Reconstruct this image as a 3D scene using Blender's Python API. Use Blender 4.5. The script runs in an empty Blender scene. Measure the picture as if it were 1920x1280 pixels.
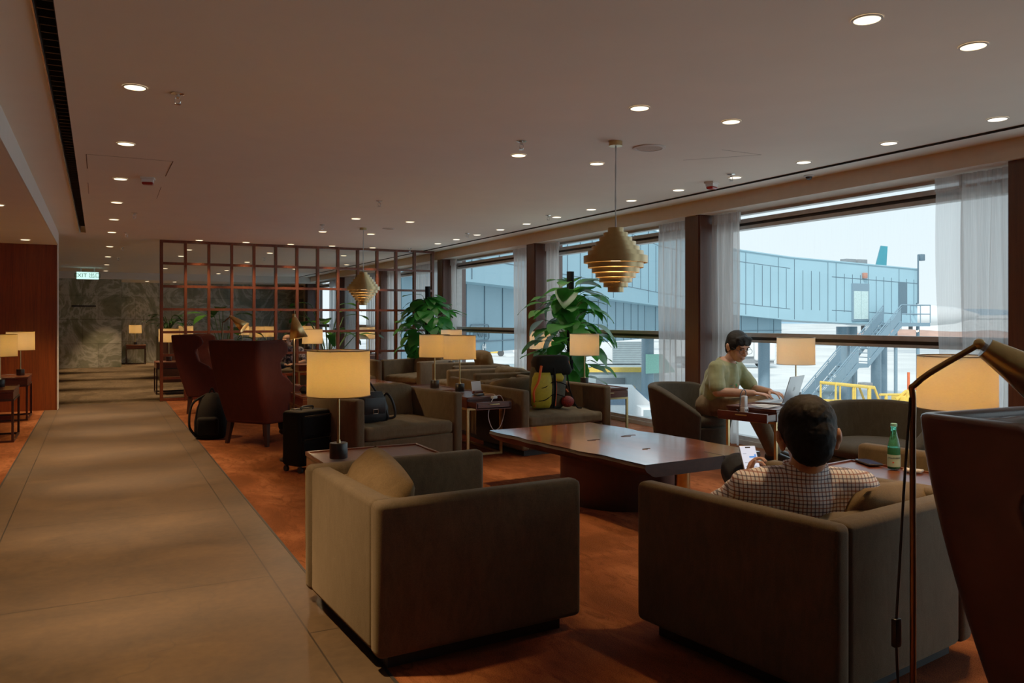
import bpy, bmesh, math, random
from mathutils import Vector, Matrix, noise
R = math.radians; PI = math.pi; V = Vector
random.seed(7)
scene = bpy.context.scene
col = scene.collection

# ---------------------------------------------------------------- shape helpers
def new(): return bmesh.new()
def T(c): return Matrix.Translation(V(c))
def RZ(a): return Matrix.Rotation(a, 4, 'Z')
def RX(a): return Matrix.Rotation(a, 4, 'X')
def RY(a): return Matrix.Rotation(a, 4, 'Y')

def box(bm, c, s, bev=0, seg=2, M=None, rz=0):
    m = T(c) @ RZ(rz) @ Matrix.Diagonal((s[0], s[1], s[2], 1))
    if M is not None: m = M @ m
    g = bmesh.ops.create_cube(bm, size=1, matrix=m)
    if bev:
        es = list({e for v in g['verts'] for e in v.link_edges})
        bmesh.ops.bevel(bm, geom=es, offset=bev, segments=seg, profile=.5, affect='EDGES')

def bx(bm, x0, x1, y0, y1, z0, z1, bev=0, seg=2, M=None):
    box(bm, ((x0+x1)/2, (y0+y1)/2, (z0+z1)/2), (abs(x1-x0), abs(y1-y0), abs(z1-z0)), bev, seg, M)

def rings(bm, rs, closed=True, cap=True):
    vs = [[bm.verts.new(p) for p in r] for r in rs]
    n = len(vs[0])
    for a, b in zip(vs, vs[1:]):
        for i in range(n if closed else n-1):
            j = (i+1) % n
            try: bm.faces.new((a[i], a[j], b[j], b[i]))
            except ValueError: pass
    if cap and closed:
        bm.faces.new(list(reversed(vs[0]))); bm.faces.new(vs[-1])
    return vs

def frame_of(d, ref=None):
    d = d.normalized()
    ref = ref or (V((0, 0, 1)) if abs(d.z) < .9 else V((1, 0, 0)))
    a = d.cross(ref).normalized()
    return a, d.cross(a).normalized()

def tube(bm, pts, r, seg=8, cap=True, closed=False):
    pts = [V(p) for p in pts]; n = len(pts)
    rr = r if isinstance(r, (list, tuple)) else [r]*n
    rs = []; a = None
    for i, p in enumerate(pts):
        if closed: d = pts[(i+1) % n]-pts[i-1]
        else: d = pts[min(i+1, n-1)]-pts[max(i-1, 0)]
        if a is None: a, b = frame_of(d)
        else:
            d = d.normalized(); a = (a-d*a.dot(d)).normalized(); b = d.cross(a)
        rs.append([p+a*rr[i]*math.cos(2*PI*k/seg)+b*rr[i]*math.sin(2*PI*k/seg) for k in range(seg)])
    if closed: rs.append(rs[0]); rings(bm, rs, True, False); bmesh.ops.remove_doubles(bm, verts=bm.verts[:], dist=1e-6)
    else: rings(bm, rs, True, cap)

def bez(p, n=10):
    """smooth path through points (Catmull-Rom)"""
    p = [V(q) for q in p]; out = []
    q = [p[0]*2-p[1]]+p+[p[-1]*2-p[-2]]
    for i in range(1, len(q)-2):
        for k in range(n):
            t = k/n; a, b, c, d = q[i-1:i+3]
            out.append(.5*((2*b)+(c-a)*t+(2*a-5*b+4*c-d)*t*t+(3*b-a-3*c+d)*t**3))
    return out+[p[-1]]

def lathe(bm, prof, seg=32, c=(0, 0, 0), cap=True, M=None, sx=1, sy=1):
    rs = []
    for r, z in prof:
        ring = [V((c[0]+sx*r*math.cos(2*PI*k/seg), c[1]+sy*r*math.sin(2*PI*k/seg), c[2]+z)) for k in range(seg)]
        if M is not None: ring = [M @ p for p in ring]
        rs.append(ring)
    rings(bm, rs, True, cap)

def cyl(bm, c, r, h, seg=24, M=None): lathe(bm, [(r, 0), (r, h)], seg, c, True, M)

def ball(bm, c, r, M=None, u=20, v=12):
    r = r if isinstance(r, (tuple, list)) else (r, r, r)
    m = T(c) @ Matrix.Diagonal((r[0], r[1], r[2], 1))
    if M is not None: m = T(c) @ M @ Matrix.Diagonal((r[0], r[1], r[2], 1))
    bmesh.ops.create_uvsphere(bm, u_segments=u, v_segments=v, radius=1, matrix=m)

def capsule(bm, p0, p1, r0, r1, seg=14):
    p0 = V(p0); p1 = V(p1); d = p1-p0
    if d.length < 1e-6: d = V((0, 0, 1e-4))
    dn = d.normalized(); a, b = frame_of(d); rs = []
    st = [(p0-dn*r0*math.cos(t), r0*math.sin(t)) for t in (.12, .5, .9, 1.3)]
    st += [(p1+dn*r1*math.cos(t), r1*math.sin(t)) for t in (1.5, 1.1, .7, .3, .1)]
    for c, r in st: rs.append([c+a*r*math.cos(2*PI*k/seg)+b*r*math.sin(2*PI*k/seg) for k in range(seg)])
    rings(bm, rs)

def chain(bm, pts, rad):
    for i in range(len(pts)-1): capsule(bm, pts[i], pts[i+1], rad[i], rad[i+1])

def surf(bm, f, nu, nv, closed=False):
    vs = [[bm.verts.new(f(i/nu, j/nv)) for i in range(nu if closed else nu+1)] for j in range(nv+1)]
    n = len(vs[0])
    for j in range(nv):
        for i in range(n if closed else n-1):
            k = (i+1) % n
            bm.faces.new((vs[j][i], vs[j][k], vs[j+1][k], vs[j+1][i]))

def pillow(bm, c, s, M=None, puff=1.0, n=14, pw=3.2, wr=0.0, seed=0):
    """stuffed cushion: s = full sizes (x, y, z); thickness along z, pinched at the rim"""
    Mx = (M if M is not None else Matrix()) @ T((0, 0, 0))
    def f(sgn):
        def g(u, v):
            x = 2*u-1; y = 2*v-1
            h = ((1-abs(x)**pw)*(1-abs(y)**pw))
            h = max(h, 0)**.5
            w = wr*noise.noise(V((x*3+seed, y*3, sgn*.5)))*(h if h < 1 else 1)
            p = V((x*s[0]/2, y*s[1]/2, sgn*s[2]/2*h*puff+w))
            # pull in the sides a little between the corners
            p.x *= math.sqrt(1-.22*y*y)*(1-.03*(1-y*y)); p.y *= math.sqrt(1-.22*x*x)*(1-.03*(1-x*x))
            return V(c)+(Mx.to_3x3() @ p)
        return g
    surf(bm, f(1), n, n)
    b2 = bmesh.new(); surf(b2, f(-1), n, n)
    for fc in b2.faces: fc.normal_flip()
    me = bpy.data.meshes.new('tmp'); b2.to_mesh(me); b2.free(); bm.from_mesh(me); bpy.data.meshes.remove(me)
    bmesh.ops.remove_doubles(bm, verts=bm.verts[:], dist=1e-4)

def slabcushion(bm, x0, x1, y0, y1, z0, z1, crown=.02, bev=.035, wr=.004, seed=1, n=24):
    """boxed seat cushion with crowned, slightly wrinkled top"""
    b = bmesh.new()
    bx(b, x0, x1, y0, y1, z0, z1)
    bmesh.ops.subdivide_edges(b, edges=b.edges[:], cuts=n, use_grid_fill=True)
    cx, cy, cz = (x0+x1)/2, (y0+y1)/2, (z0+z1)/2
    hx, hy, hz = abs(x1-x0)/2, abs(y1-y0)/2, abs(z1-z0)/2
    for v in b.verts:
        p = v.co
        q = V((p.x-cx, p.y-cy, p.z-cz))
        lim = V((max(min(q.x, hx-bev), -hx+bev), max(min(q.y, hy-bev), -hy+bev), max(min(q.z, hz-bev), -hz+bev)))
        d = q-lim
        if d.length > 1e-6: q = lim+d.normalized()*bev
        a = max(0, 1-(q.x/hx)**2)*max(0, 1-(q.y/hy)**2)
        q.z += crown*a*(1 if q.z > 0 else 0)
        w = (noise.noise(V((q.x*9+seed, q.y*4, q.z*9)))+.7*noise.noise(V((q.x*22+seed, q.y*7+q.x*4, q.z*10))))*wr
        v.co = V((q.x+cx, q.y+cy+w, q.z+cz+w))
    me = bpy.data.meshes.new('tmp'); b.to_mesh(me); b.free(); bm.from_mesh(me); bpy.data.meshes.remove(me)

def leaf(bm, base, d, up, L, W, droop=.5, heart=True, n=6, fold=.25):
    """one leaf blade: from base along d, bending down by droop"""
    d = V(d).normalized(); up = V(up); s = d.cross(up)
    if s.length < 1e-4: s = V((1, 0, 0))
    s.normalize(); nrm = s.cross(d).normalized()
    rows = []
    p = V(base); cur = d.copy()
    for i in range(n+1):
        t = i/n
        w = (math.sin(PI*min(1, t**.62))**.8 if heart else math.sin(PI*t)**.7)*W/2
        if i == 0 and heart: w = W*.12
        wob = .02*L*math.sin(t*9+base[0]*30)
        rows.append((p-s*w+nrm*(fold*w+wob), p.copy(), p+s*w+nrm*(fold*w-wob)))
        ax = s
        cur = (Matrix.Rotation(-droop/n, 3, ax) @ cur)
        nrm = s.cross(cur).normalized()
        p = p+cur*(L/n)
    vs = [[bm.verts.new(q) for q in r] for r in rows]
    for a, b in zip(vs, vs[1:]):
        for k in (0, 1):
            try: bm.faces.new((a[k], a[k+1], b[k+1], b[k]))
            except ValueError: pass

# ---------------------------------------------------------------- object helpers
def obj(name, bm, mats, parent=None, smooth=40, loc=None, rot=None):
    me = bpy.data.meshes.new(name)
    if isinstance(bm, bpy.types.Mesh): me = bm
    else:
        bmesh.ops.recalc_face_normals(bm, faces=bm.faces[:]); bm.to_mesh(me); bm.free()
    me.name = name
    if not isinstance(mats, (list, tuple)): mats = [mats]
    me.materials.clear()
    for m in mats: me.materials.append(m)
    if smooth:
        for p in me.polygons: p.use_smooth = True
        if smooth < 180: me.set_sharp_from_angle(angle=R(smooth))
    o = bpy.data.objects.new(name, me); col.objects.link(o)
    if parent: o.parent = parent
    if loc: o.location = loc
    if rot: o.rotation_euler = rot
    return o

def tag(o, label=None, cat=None, group=None, kind=None):
    if label: o['label'] = label
    if cat: o['category'] = cat
    if group: o['group'] = group
    if kind: o['kind'] = kind
    return o

def thing(name, label, cat, loc=(0, 0, 0), rz=0, group=None):
    o = bpy.data.objects.new(name, None); col.objects.link(o)
    o.empty_display_size = .1
    o.location = loc; o.rotation_euler = (0, 0, rz)
    return tag(o, label, cat, group)

def struct(name, bm, m, parent=None, smooth=30):
    o = obj(name, bm, m, parent, smooth)
    if parent is None: o['kind'] = 'structure'
    return o

def dup(root, loc, rz, label=None, group=None):
    def cp(o, par):
        c = o.copy(); col.objects.link(c)
        if par: c.parent = par
        for ch in o.children: cp(ch, c)
        return c
    r = cp(root, None); r.location = loc; r.rotation_euler = (0, 0, rz)
    if label: r['label'] = label
    if group: r['group'] = group
    elif 'group' in r.keys(): del r['group']
    return r

def remesh(bm, vox=.008, sm=4):
    me = bpy.data.meshes.new('rm'); bmesh.ops.recalc_face_normals(bm, faces=bm.faces[:]); bm.to_mesh(me); bm.free()
    o = bpy.data.objects.new('rm', me); col.objects.link(o)
    m = o.modifiers.new('r', 'REMESH'); m.mode = 'VOXEL'; m.voxel_size = vox
    s = o.modifiers.new('s', 'SMOOTH'); s.iterations = sm; s.factor = .5
    dg = bpy.context.evaluated_depsgraph_get(); dg.update()
    res = bpy.data.meshes.new_from_object(o.evaluated_get(dg))
    bpy.data.objects.remove(o); bpy.data.meshes.remove(me)
    return res

def text(name, s, size, m, parent=None, M=None, ext=.001, align='CENTER', bend=None):
    cu = bpy.data.curves.new('t', 'FONT'); cu.body = s; cu.size = size; cu.extrude = ext
    cu.align_x = align; cu.align_y = 'CENTER'; cu.resolution_u = 3
    o = bpy.data.objects.new('t', cu); col.objects.link(o)
    dg = bpy.context.evaluated_depsgraph_get(); dg.update()
    me = bpy.data.meshes.new_from_object(o.evaluated_get(dg))
    bpy.data.objects.remove(o); bpy.data.curves.remove(cu)
    if bend:
        for v in me.vertices:
            a = v.co.x/bend; r = bend+v.co.z
            v.co = V((r*math.sin(a), -r*math.cos(a), v.co.y))
    if M is not None: me.transform(M)
    return obj(name, me, m, parent, smooth=0)

# ---------------------------------------------------------------- materials
def srgb(r, g, b):
    f = lambda c: (c/255/12.92) if c <= 10 else ((c/255+.055)/1.055)**2.4
    return (f(r), f(g), f(b), 1)

class NM:
    def __init__(s, name):
        s.m = bpy.data.materials.new(name); s.m.use_nodes = True
        s.t = s.m.node_tree; s.n = s.t.nodes; s.n.clear(); s.out = s.n.new('ShaderNodeOutputMaterial')
    def add(s, ty, **kw):
        n = s.n.new('ShaderNode'+ty)
        for k, v in kw.items():
            if k.startswith('i_'):
                key = k[2:]
                key = int(key) if key.isdigit() else key.replace('_', ' ')
                n.inputs[key].default_value = v
            else: setattr(n, k, v)
        return n
    def lk(s, a, b): s.t.links.new(a, b)
    def ramp(s, fac, stops):
        r = s.n.new('ShaderNodeValToRGB'); e = r.color_ramp.elements
        while len(e) < len(stops): e.new(.5)
        for k, (p, c) in enumerate(stops): e[k].position = p; e[k].color = c
        s.lk(fac, r.inputs['Fac']); return r.outputs['Color']
    def coord(s, scale=(1, 1, 1), kind='Object', rot=(0, 0, 0)):
        tc = s.add('TexCoord'); mp = s.add('Mapping'); mp.inputs['Scale'].default_value = scale; mp.inputs['Rotation'].default_value = rot
        s.lk(tc.outputs[kind], mp.inputs['Vector']); return mp.outputs['Vector']
    def noise(s, vec, scale=5, detail=4, rough=.55, dist=0):
        n = s.add('TexNoise'); n.inputs['Scale'].default_value = scale; n.inputs['Detail'].default_value = detail
        n.inputs['Roughness'].default_value = rough; n.inputs['Distortion'].default_value = dist
        s.lk(vec, n.inputs['Vector']); return n.outputs['Fac']
    def mixc(s, fac, a, b, mode='MIX'):
        n = s.add('Mix'); n.data_type = 'RGBA'; n.blend_type = mode
        if isinstance(fac, (int, float)): n.inputs[0].default_value = fac
        else: s.lk(fac, n.inputs[0])
        for v, i in ((a, 6), (b, 7)):
            if isinstance(v, (tuple, list)): n.inputs[i].default_value = v
            else: s.lk(v, n.inputs[i])
        return n.outputs[2]
    def math(s, op, a, b=None):
        n = s.add('Math', operation=op)
        for v, i in ((a, 0), (b, 1)):
            if v is None: continue
            if isinstance(v, (int, float)): n.inputs[i].default_value = v
            else: s.lk(v, n.inputs[i])
        return n.outputs[0]
    def bsdf(s, colr, rough=.5, metal=0, bump=None, bs=.2, bd=.01, **kw):
        p = s.add('BsdfPrincipled')
        for v, k in ((colr, 'Base Color'), (rough, 'Roughness'), (metal, 'Metallic')):
            if isinstance(v, (int, float, tuple, list)): p.inputs[k].default_value = v
            else: s.lk(v, p.inputs[k])
        for k, v in kw.items(): p.inputs[k.replace('_', ' ')].default_value = v
        if bump is not None:
            b = s.add('Bump'); b.inputs['Strength'].default_value = bs; b.inputs['Distance'].default_value = bd
            s.lk(bump, b.inputs['Height']); s.lk(b.outputs['Normal'], p.inputs['Normal'])
        s.lk(p.outputs['BSDF'], s.out.inputs['Surface']); return p

def mul(c, k): return (min(c[0]*k, 1), min(c[1]*k, 1), min(c[2]*k, 1), 1)

def plain(name, c, rough=.5, metal=0, var=.12, scale=14, **kw):
    n = NM(name); f = n.noise(n.coord(), scale, 3)
    n.bsdf(n.ramp(f, [(.3, mul(c, 1-var)), (.7, mul(c, 1+var))]), rough, metal, bump=f, bs=.04, **kw); return n.m

def fabric(name, c, sheen=.5, rough=.9, var=.25):
    n = NM(name); v = n.coord()
    f = n.noise(v, 7, 5, .6); g = n.noise(v, 320, 2)
    h = n.noise(n.coord((1, 1, .35)), 26, 4, .6, 1)
    c1 = n.mixc(.4, n.ramp(f, [(.3, mul(c, 1-var)), (.72, mul(c, 1+var))]), n.ramp(h, [(.35, mul(c, .6)), (.68, mul(c, 1.5))]))
    cc = n.mixc(.35, c1, n.ramp(g, [(.35, mul(c, .6)), (.65, mul(c, 1.4))]))
    p = n.bsdf(cc, rough, 0, bump=g, bs=.25, bd=.002, Sheen_Weight=sheen, Sheen_Roughness=.4)
    p.inputs['Sheen Tint'].default_value = mul(c, 2.2); p.inputs['Specular IOR Level'].default_value = .2
    return n.m

def wood(name, dark, light, rough=.4, sc=(1, 12, 12), scale=3, coat=0, dist=1.2):
    n = NM(name); v = n.coord(sc); f = n.noise(v, scale, 6, .6, dist)
    g = n.noise(n.coord((sc[0]*3, sc[1]*6, sc[2]*6)), scale*2, 3)
    cc = n.mixc(.3, n.ramp(f, [(.3, dark), (.7, light)]), n.ramp(g, [(.3, dark), (.75, light)]))
    n.bsdf(cc, rough, 0, bump=f, bs=.05, Coat_Weight=coat, Coat_Roughness=.15); return n.m

def emit(name, c, st):
    n = NM(name); e = n.add('Emission'); e.inputs['Color'].default_value = c; e.inputs['Strength'].default_value = st
    n.lk(e.outputs[0], n.out.inputs['Surface']); return n.m
# ---------------------------------------------------------------- material library
M = {}
M['ceiling'] = plain('ceiling_paint', srgb(240, 229, 212), .85, var=.02, scale=3)
M['white_trim'] = plain('white_trim_paint', srgb(225, 220, 212), .8, var=.02)
M['fascia'] = plain('beige_bulkhead_paint', srgb(222, 204, 184), .8, var=.03)
M['black'] = plain('black_recess', (.006, .006, .006, 1), .7)
M['louver'] = plain('louver_metal', (.02, .018, .016, 1), .6)
M['wallwood'] = wood('red_brown_wall_veneer', srgb(76, 30, 9), srgb(132, 56, 16), .42, (14, 14, .5), 2.5)
M['column'] = wood('brown_column_veneer', srgb(64, 34, 22), srgb(92, 50, 33), .45, (14, 14, .6), 2.5)
M['screenwood'] = wood('screen_wood', srgb(70, 30, 17), srgb(118, 56, 31), .38, (10, 10, 1.5), 3)
M['tablewood'] = wood('walnut_table_veneer', srgb(66, 32, 22), srgb(108, 56, 36), .33, (2, 14, 14), 3)
M['darkwood'] = wood('dark_leg_wood', srgb(28, 16, 11), srgb(50, 27, 18), .4, (10, 10, 2), 3)
M['drum'] = wood('dark_drum_wood', srgb(38, 18, 12), srgb(60, 27, 17), .5, (10, 10, 2), 3)
def slabmat():
    n = NM('live_edge_slab')
    v = n.coord((3.2, .55, 2)); f = n.noise(v, 2.2, 7, .62, 1.6)
    big = n.noise(n.coord((.9, .5, 1)), 2.6, 3, .5, .8)
    c = n.ramp(f, [(.28, srgb(56, 24, 12)), (.5, srgb(112, 54, 24)), (.75, srgb(152, 80, 36))])
    c = n.mixc(n.ramp(big, [(.42, (0, 0, 0, 1)), (.66, (.75, .75, .75, 1))]), c, srgb(70, 34, 22))
    r = n.ramp(n.noise(n.coord((2, 1, 1)), 6, 3), [(.3, (.14, .14, .14, 1)), (.7, (.26, .26, .26, 1))])
    p = n.bsdf(c, .25, 0, bump=f, bs=.03, bd=.002, Coat_Weight=.8, Coat_Roughness=.1)
    n.lk(r, p.inputs['Roughness']); return n.m
M['slab'] = slabmat()
M['bark'] = wood('slab_edge_bark', srgb(22, 13, 10), srgb(52, 29, 20), .6, (3, 3, 9), 4)
M['velvet'] = fabric('taupe_velvet', srgb(88, 75, 58), .8)
M['cushion'] = fabric('taupe_cushion_velvet', srgb(94, 81, 62), .8)
M['pillow'] = fabric('tan_pillow_velvet', srgb(106, 85, 58), .6)
M['tub'] = fabric('brown_grey_upholstery', srgb(62, 54, 43), .7)
M['wingout'] = fabric('oxblood_outer_upholstery', srgb(66, 27, 19), .08, .75, .12)
def leather():
    n = NM('brown_leather'); v = n.coord(); f = n.noise(v, 5, 5); g = n.noise(v, 160, 3)
    n.bsdf(n.ramp(f, [(.3, srgb(92, 46, 34)), (.7, srgb(138, 78, 60))]), .38, 0, bump=g, bs=.15, bd=.003); return n.m
M['leather'] = leather()
n = NM('dark_wine_leather'); v = n.coord(); g = n.noise(v, 160, 3)
n.bsdf(n.ramp(n.noise(v, 5, 4), [(.3, srgb(70, 43, 37)), (.7, srgb(96, 62, 54))]), .3, 0, bump=g, bs=.12, bd=.003); M['wine'] = n.m
M['brass'] = plain('brushed_brass', (.62, .44, .18, 1), .3, 1, .1, 30)
M['gold'] = plain('satin_gold_metal', (.50, .36, .17, 1), .36, 1, .06, 20)
M['bronze'] = plain('dark_bronze_metal', (.16, .11, .06, 1), .35, 1)
M['oldbrass'] = plain('aged_brass', (.30, .17, .06, 1), .35, 1)
M['chrome'] = plain('chrome', (.7, .7, .7, 1), .2, 1)
M['blackmetal'] = plain('black_metal', (.012, .011, .01, 1), .4)
M['plinth'] = plain('black_plinth', (.01, .009, .008, 1), .6)
def shade_mat():
    n = NM('cream_linen_shade')
    w = n.noise(n.coord((1, 1, 6)), 90, 2)
    c = n.ramp(w, [(.3, (.66, .56, .40, 1)), (.7, (.72, .62, .46, 1))])
    d = n.add('BsdfDiffuse'); t = n.add('BsdfTranslucent'); mx = n.add('MixShader'); mx.inputs[0].default_value = .74
    n.lk(c, d.inputs['Color']); n.lk(c, t.inputs['Color'])
    n.lk(d.outputs[0], mx.inputs[1]); n.lk(t.outputs[0], mx.inputs[2]); n.lk(mx.outputs[0], n.out.inputs['Surface']); return n.m
M['shade'] = shade_mat()
M['bulb'] = emit('warm_bulb', (1, .62, .28, 1), 4)
M['downlight'] = emit('downlight_glow', (1, .72, .40, 1), 3.2)
M['downlight_w'] = emit('downlight_glow_pale', (1, .86, .64, 1), 2.6)
def sheer(op=.82):
    n = NM('sheer_curtain')
    f = n.noise(n.coord((1, 60, 1)), 3, 3)
    c = n.ramp(f, [(.3, (.60, .56, .54, 1)), (.7, (.78, .74, .72, 1))])
    d = n.add('BsdfDiffuse'); t = n.add('BsdfTranslucent'); tr = n.add('BsdfTransparent')
    m1 = n.add('MixShader'); m1.inputs[0].default_value = .5; m2 = n.add('MixShader'); m2.inputs[0].default_value = op
    n.lk(c, d.inputs['Color']); n.lk(c, t.inputs['Color'])
    n.lk(d.outputs[0], m1.inputs[1]); n.lk(t.outputs[0], m1.inputs[2])
    n.lk(tr.outputs[0], m2.inputs[1]); n.lk(m1.outputs[0], m2.inputs[2]); n.lk(m2.outputs[0], n.out.inputs['Surface']); return n.m
M['sheer'] = sheer(); M['sheerthin'] = sheer(.5)
def glass():
    n = NM('window_glass')
    tr = n.add('BsdfTransparent'); gl = n.add('BsdfGlossy'); gl.inputs['Roughness'].default_value = .02
    df = n.add('BsdfTranslucent'); df.inputs['Color'].default_value = (.8, .93, 1, 1)
    st = n.noise(n.coord((1, 22, .6)), 6, 4, .7)
    fac = n.ramp(st, [(.5, (.008, .008, .008, 1)), (.8, (.06, .06, .06, 1))])
    m0 = n.add('MixShader'); n.lk(fac, m0.inputs[0]); n.lk(tr.outputs[0], m0.inputs[1]); n.lk(df.outputs[0], m0.inputs[2])
    tr.inputs['Color'].default_value = (.93, .975, .985, 1)
    m1 = n.add('MixShader'); m1.inputs[0].default_value = .035
    n.lk(m0.outputs[0], m1.inputs[1]); n.lk(gl.outputs[0], m1.inputs[2]); n.lk(m1.outputs[0], n.out.inputs['Surface']); return n.m
M['glass'] = glass()
M['frame'] = plain('grey_window_frame', srgb(178, 174, 170), .4, 0)
M['framedark'] = plain('dark_window_gasket', srgb(50, 50, 50), .6)
def stone():
    n = NM('brown_travertine_floor')
    v = n.coord(); f = n.noise(n.coord((1, 1.6, 1)), 1.6, 7, .62, .6); g = n.noise(v, 26, 5)
    c = n.ramp(f, [(.3, srgb(54, 41, 28)), (.55, srgb(78, 58, 38)), (.75, srgb(98, 74, 47))])
    c = n.mixc(.25, c, n.ramp(g, [(.3, srgb(46, 35, 24)), (.7, srgb(102, 80, 54))]))
    b = n.add('TexBrick'); b.offset = .5; b.inputs['Scale'].default_value = 1; b.inputs['Mortar Size'].default_value = .004
    b.inputs['Brick Width'].default_value = 1.6; b.inputs['Row Height'].default_value = 1.236; b.inputs['Mortar Smooth'].default_value = .2
    mp = n.coord((1, 1, 1), 'Object', (0, 0, R(90))); mp.node.inputs['Location'].default_value = (0, .49, 0); n.lk(mp, b.inputs['Vector'])
    mt = n.add('MapRange'); n.lk(b.outputs['Fac'], mt.inputs[0])
    c = n.mixc(mt.outputs[0], c, srgb(30, 23, 16))
    # hairline cracks
    vo = n.add('TexVoronoi'); vo.feature = 'DISTANCE_TO_EDGE'; vo.inputs['Scale'].default_value = .9
    wv = n.add('VectorMath', operation='ADD'); nz = n.add('TexNoise'); nz.inputs['Scale'].default_value = 3
    n.lk(v, nz.inputs['Vector']); n.lk(v, wv.inputs[0]); n.lk(nz.outputs['Color'], wv.inputs[1]); n.lk(wv.outputs[0], vo.inputs['Vector'])
    ck = n.ramp(vo.outputs['Distance'], [(0, (.55, .55, .55, 1)), (.012, (0, 0, 0, 1))])
    c = n.mixc(ck, c, srgb(60, 46, 32))
    p = n.bsdf(c, .5, 0, bump=g, bs=.06, bd=.004); return n.m
M['stone'] = stone()
def carpet(name, a, b, c, sc=1.0):
    n = NM(name); v = n.coord()
    f = n.noise(n.coord((1.3, .8, 1)), 1.5*sc, 5, .6, .7); g = n.noise(v, 240, 2); h = n.noise(n.coord((3, 1, 1)), 5, 5, .7, 1.5)
    cc = n.ramp(f, [(.38, a), (.5, b), (.62, c)])
    cc = n.mixc(n.ramp(h, [(.48, (0, 0, 0, 1)), (.64, (.75, .75, .75, 1))]), cc, mul(a, .6))
    cc = n.mixc(.4, cc, n.ramp(g, [(.3, mul(a, .7)), (.7, mul(c, 1.15))]))
    n.bsdf(cc, .95, 0, bump=g, bs=.5, bd=.004, Specular_IOR_Level=.05); return n.m
M['carpet'] = carpet('rust_mottled_carpet', srgb(66, 31, 18), srgb(114, 57, 32), srgb(156, 88, 52))
M['carpetfar'] = carpet('grey_brown_mottled_carpet', srgb(62, 52, 42), srgb(96, 82, 66), srgb(116, 98, 76))
def marble():
    n = NM('green_grey_marble'); v = n.coord()
    w = n.noise(n.coord((1, 1, .8)), .9, 8, .62, 2.6)
    c = n.ramp(w, [(.34, srgb(104, 112, 94)), (.47, srgb(142, 146, 126)), (.53, srgb(196, 194, 180)), (.6, srgb(134, 138, 120)), (.72, srgb(166, 168, 150))])
    b = n.add('TexBrick'); b.inputs['Scale'].default_value = 1; b.inputs['Brick Width'].default_value = .95; b.inputs['Row Height'].default_value = .62
    b.inputs['Mortar Size'].default_value = .004; b.offset = .37; b.inputs['Color1'].default_value = (.55, .55, .55, 1); b.inputs['Color2'].default_value = (1, 1, 1, 1)
    mp = n.coord((1, 1, 1), 'Object', (R(90), 0, 0)); n.lk(mp, b.inputs['Vector'])
    c = n.mixc(.75, c, b.outputs['Color'], 'MULTIPLY')
    n.bsdf(c, .3, 0); return n.m
M['marble'] = marble()
def leafmat(name, a, b):
    n = NM(name); v = n.coord(); f = n.noise(v, 5, 3)
    c = n.ramp(f, [(.3, a), (.7, b)])
    d = n.add('BsdfPrincipled'); d.inputs['Roughness'].default_value = .45; d.inputs['Specular IOR Level'].default_value = .3; n.lk(c, d.inputs['Base Color'])
    t = n.add('BsdfTranslucent'); n.lk(n.mixc(.5, c, (.12, .5, .06, 1)), t.inputs['Color'])
    m = n.add('MixShader'); m.inputs[0].default_value = .28; n.lk(d.outputs[0], m.inputs[1]); n.lk(t.outputs[0], m.inputs[2]); n.lk(m.outputs[0], n.out.inputs['Surface']); return n.m
M['leaf'] = leafmat('glossy_green_leaf', srgb(14, 62, 20), srgb(44, 120, 38))
M['leafdark'] = leafmat('dark_green_leaf', srgb(10, 40, 20), srgb(26, 74, 34))
M['stem'] = plain('green_stem', srgb(70, 100, 50), .6)
M['potdark'] = plain('dark_planter', (.012, .012, .012, 1), .35)
M['soil'] = plain('soil', (.02, .013, .008, 1), .95)
M['skin'] = plain('skin', srgb(196, 140, 108), .5, var=.06, Subsurface_Weight=0)
M['hair'] = plain('black_hair', (.006, .005, .0045, 1), .7, var=.5, scale=90, Specular_IOR_Level=.2)
def tee():
    n = NM('olive_green_tshirt'); v = n.coord(); f = n.noise(v, 9, 4); g = n.noise(v, 300, 2)
    c = n.ramp(f, [(.3, srgb(124, 128, 82)), (.7, srgb(150, 152, 104))])
    sp = n.add('SeparateXYZ'); tc = n.add('TexCoord'); n.lk(tc.outputs['Object'], sp.inputs[0])
    def band(o, lo, hi): return n.math('MULTIPLY', n.math('GREATER_THAN', o, lo), n.math('LESS_THAN', o, hi))
    k = n.math('MULTIPLY', n.math('MULTIPLY', band(sp.outputs[0], -.09, .09), band(sp.outputs[2], .50, .66)), n.math('GREATER_THAN', sp.outputs[1], .03))
    pn = n.noise(n.coord((1, 1, .5)), 36, 3)
    k = n.math('MULTIPLY', k, n.math('GREATER_THAN', pn, .5))
    pc = n.ramp(n.noise(n.coord((1, 1, 1)), 22, 1), [(.35, srgb(60, 140, 70)), (.5, srgb(206, 110, 60)), (.62, srgb(70, 150, 140))])
    n.bsdf(n.mixc(k, c, pc), .9, 0, bump=g, bs=.1, bd=.002, Sheen_Weight=.2); return n.m
M['tee'] = tee()
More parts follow.
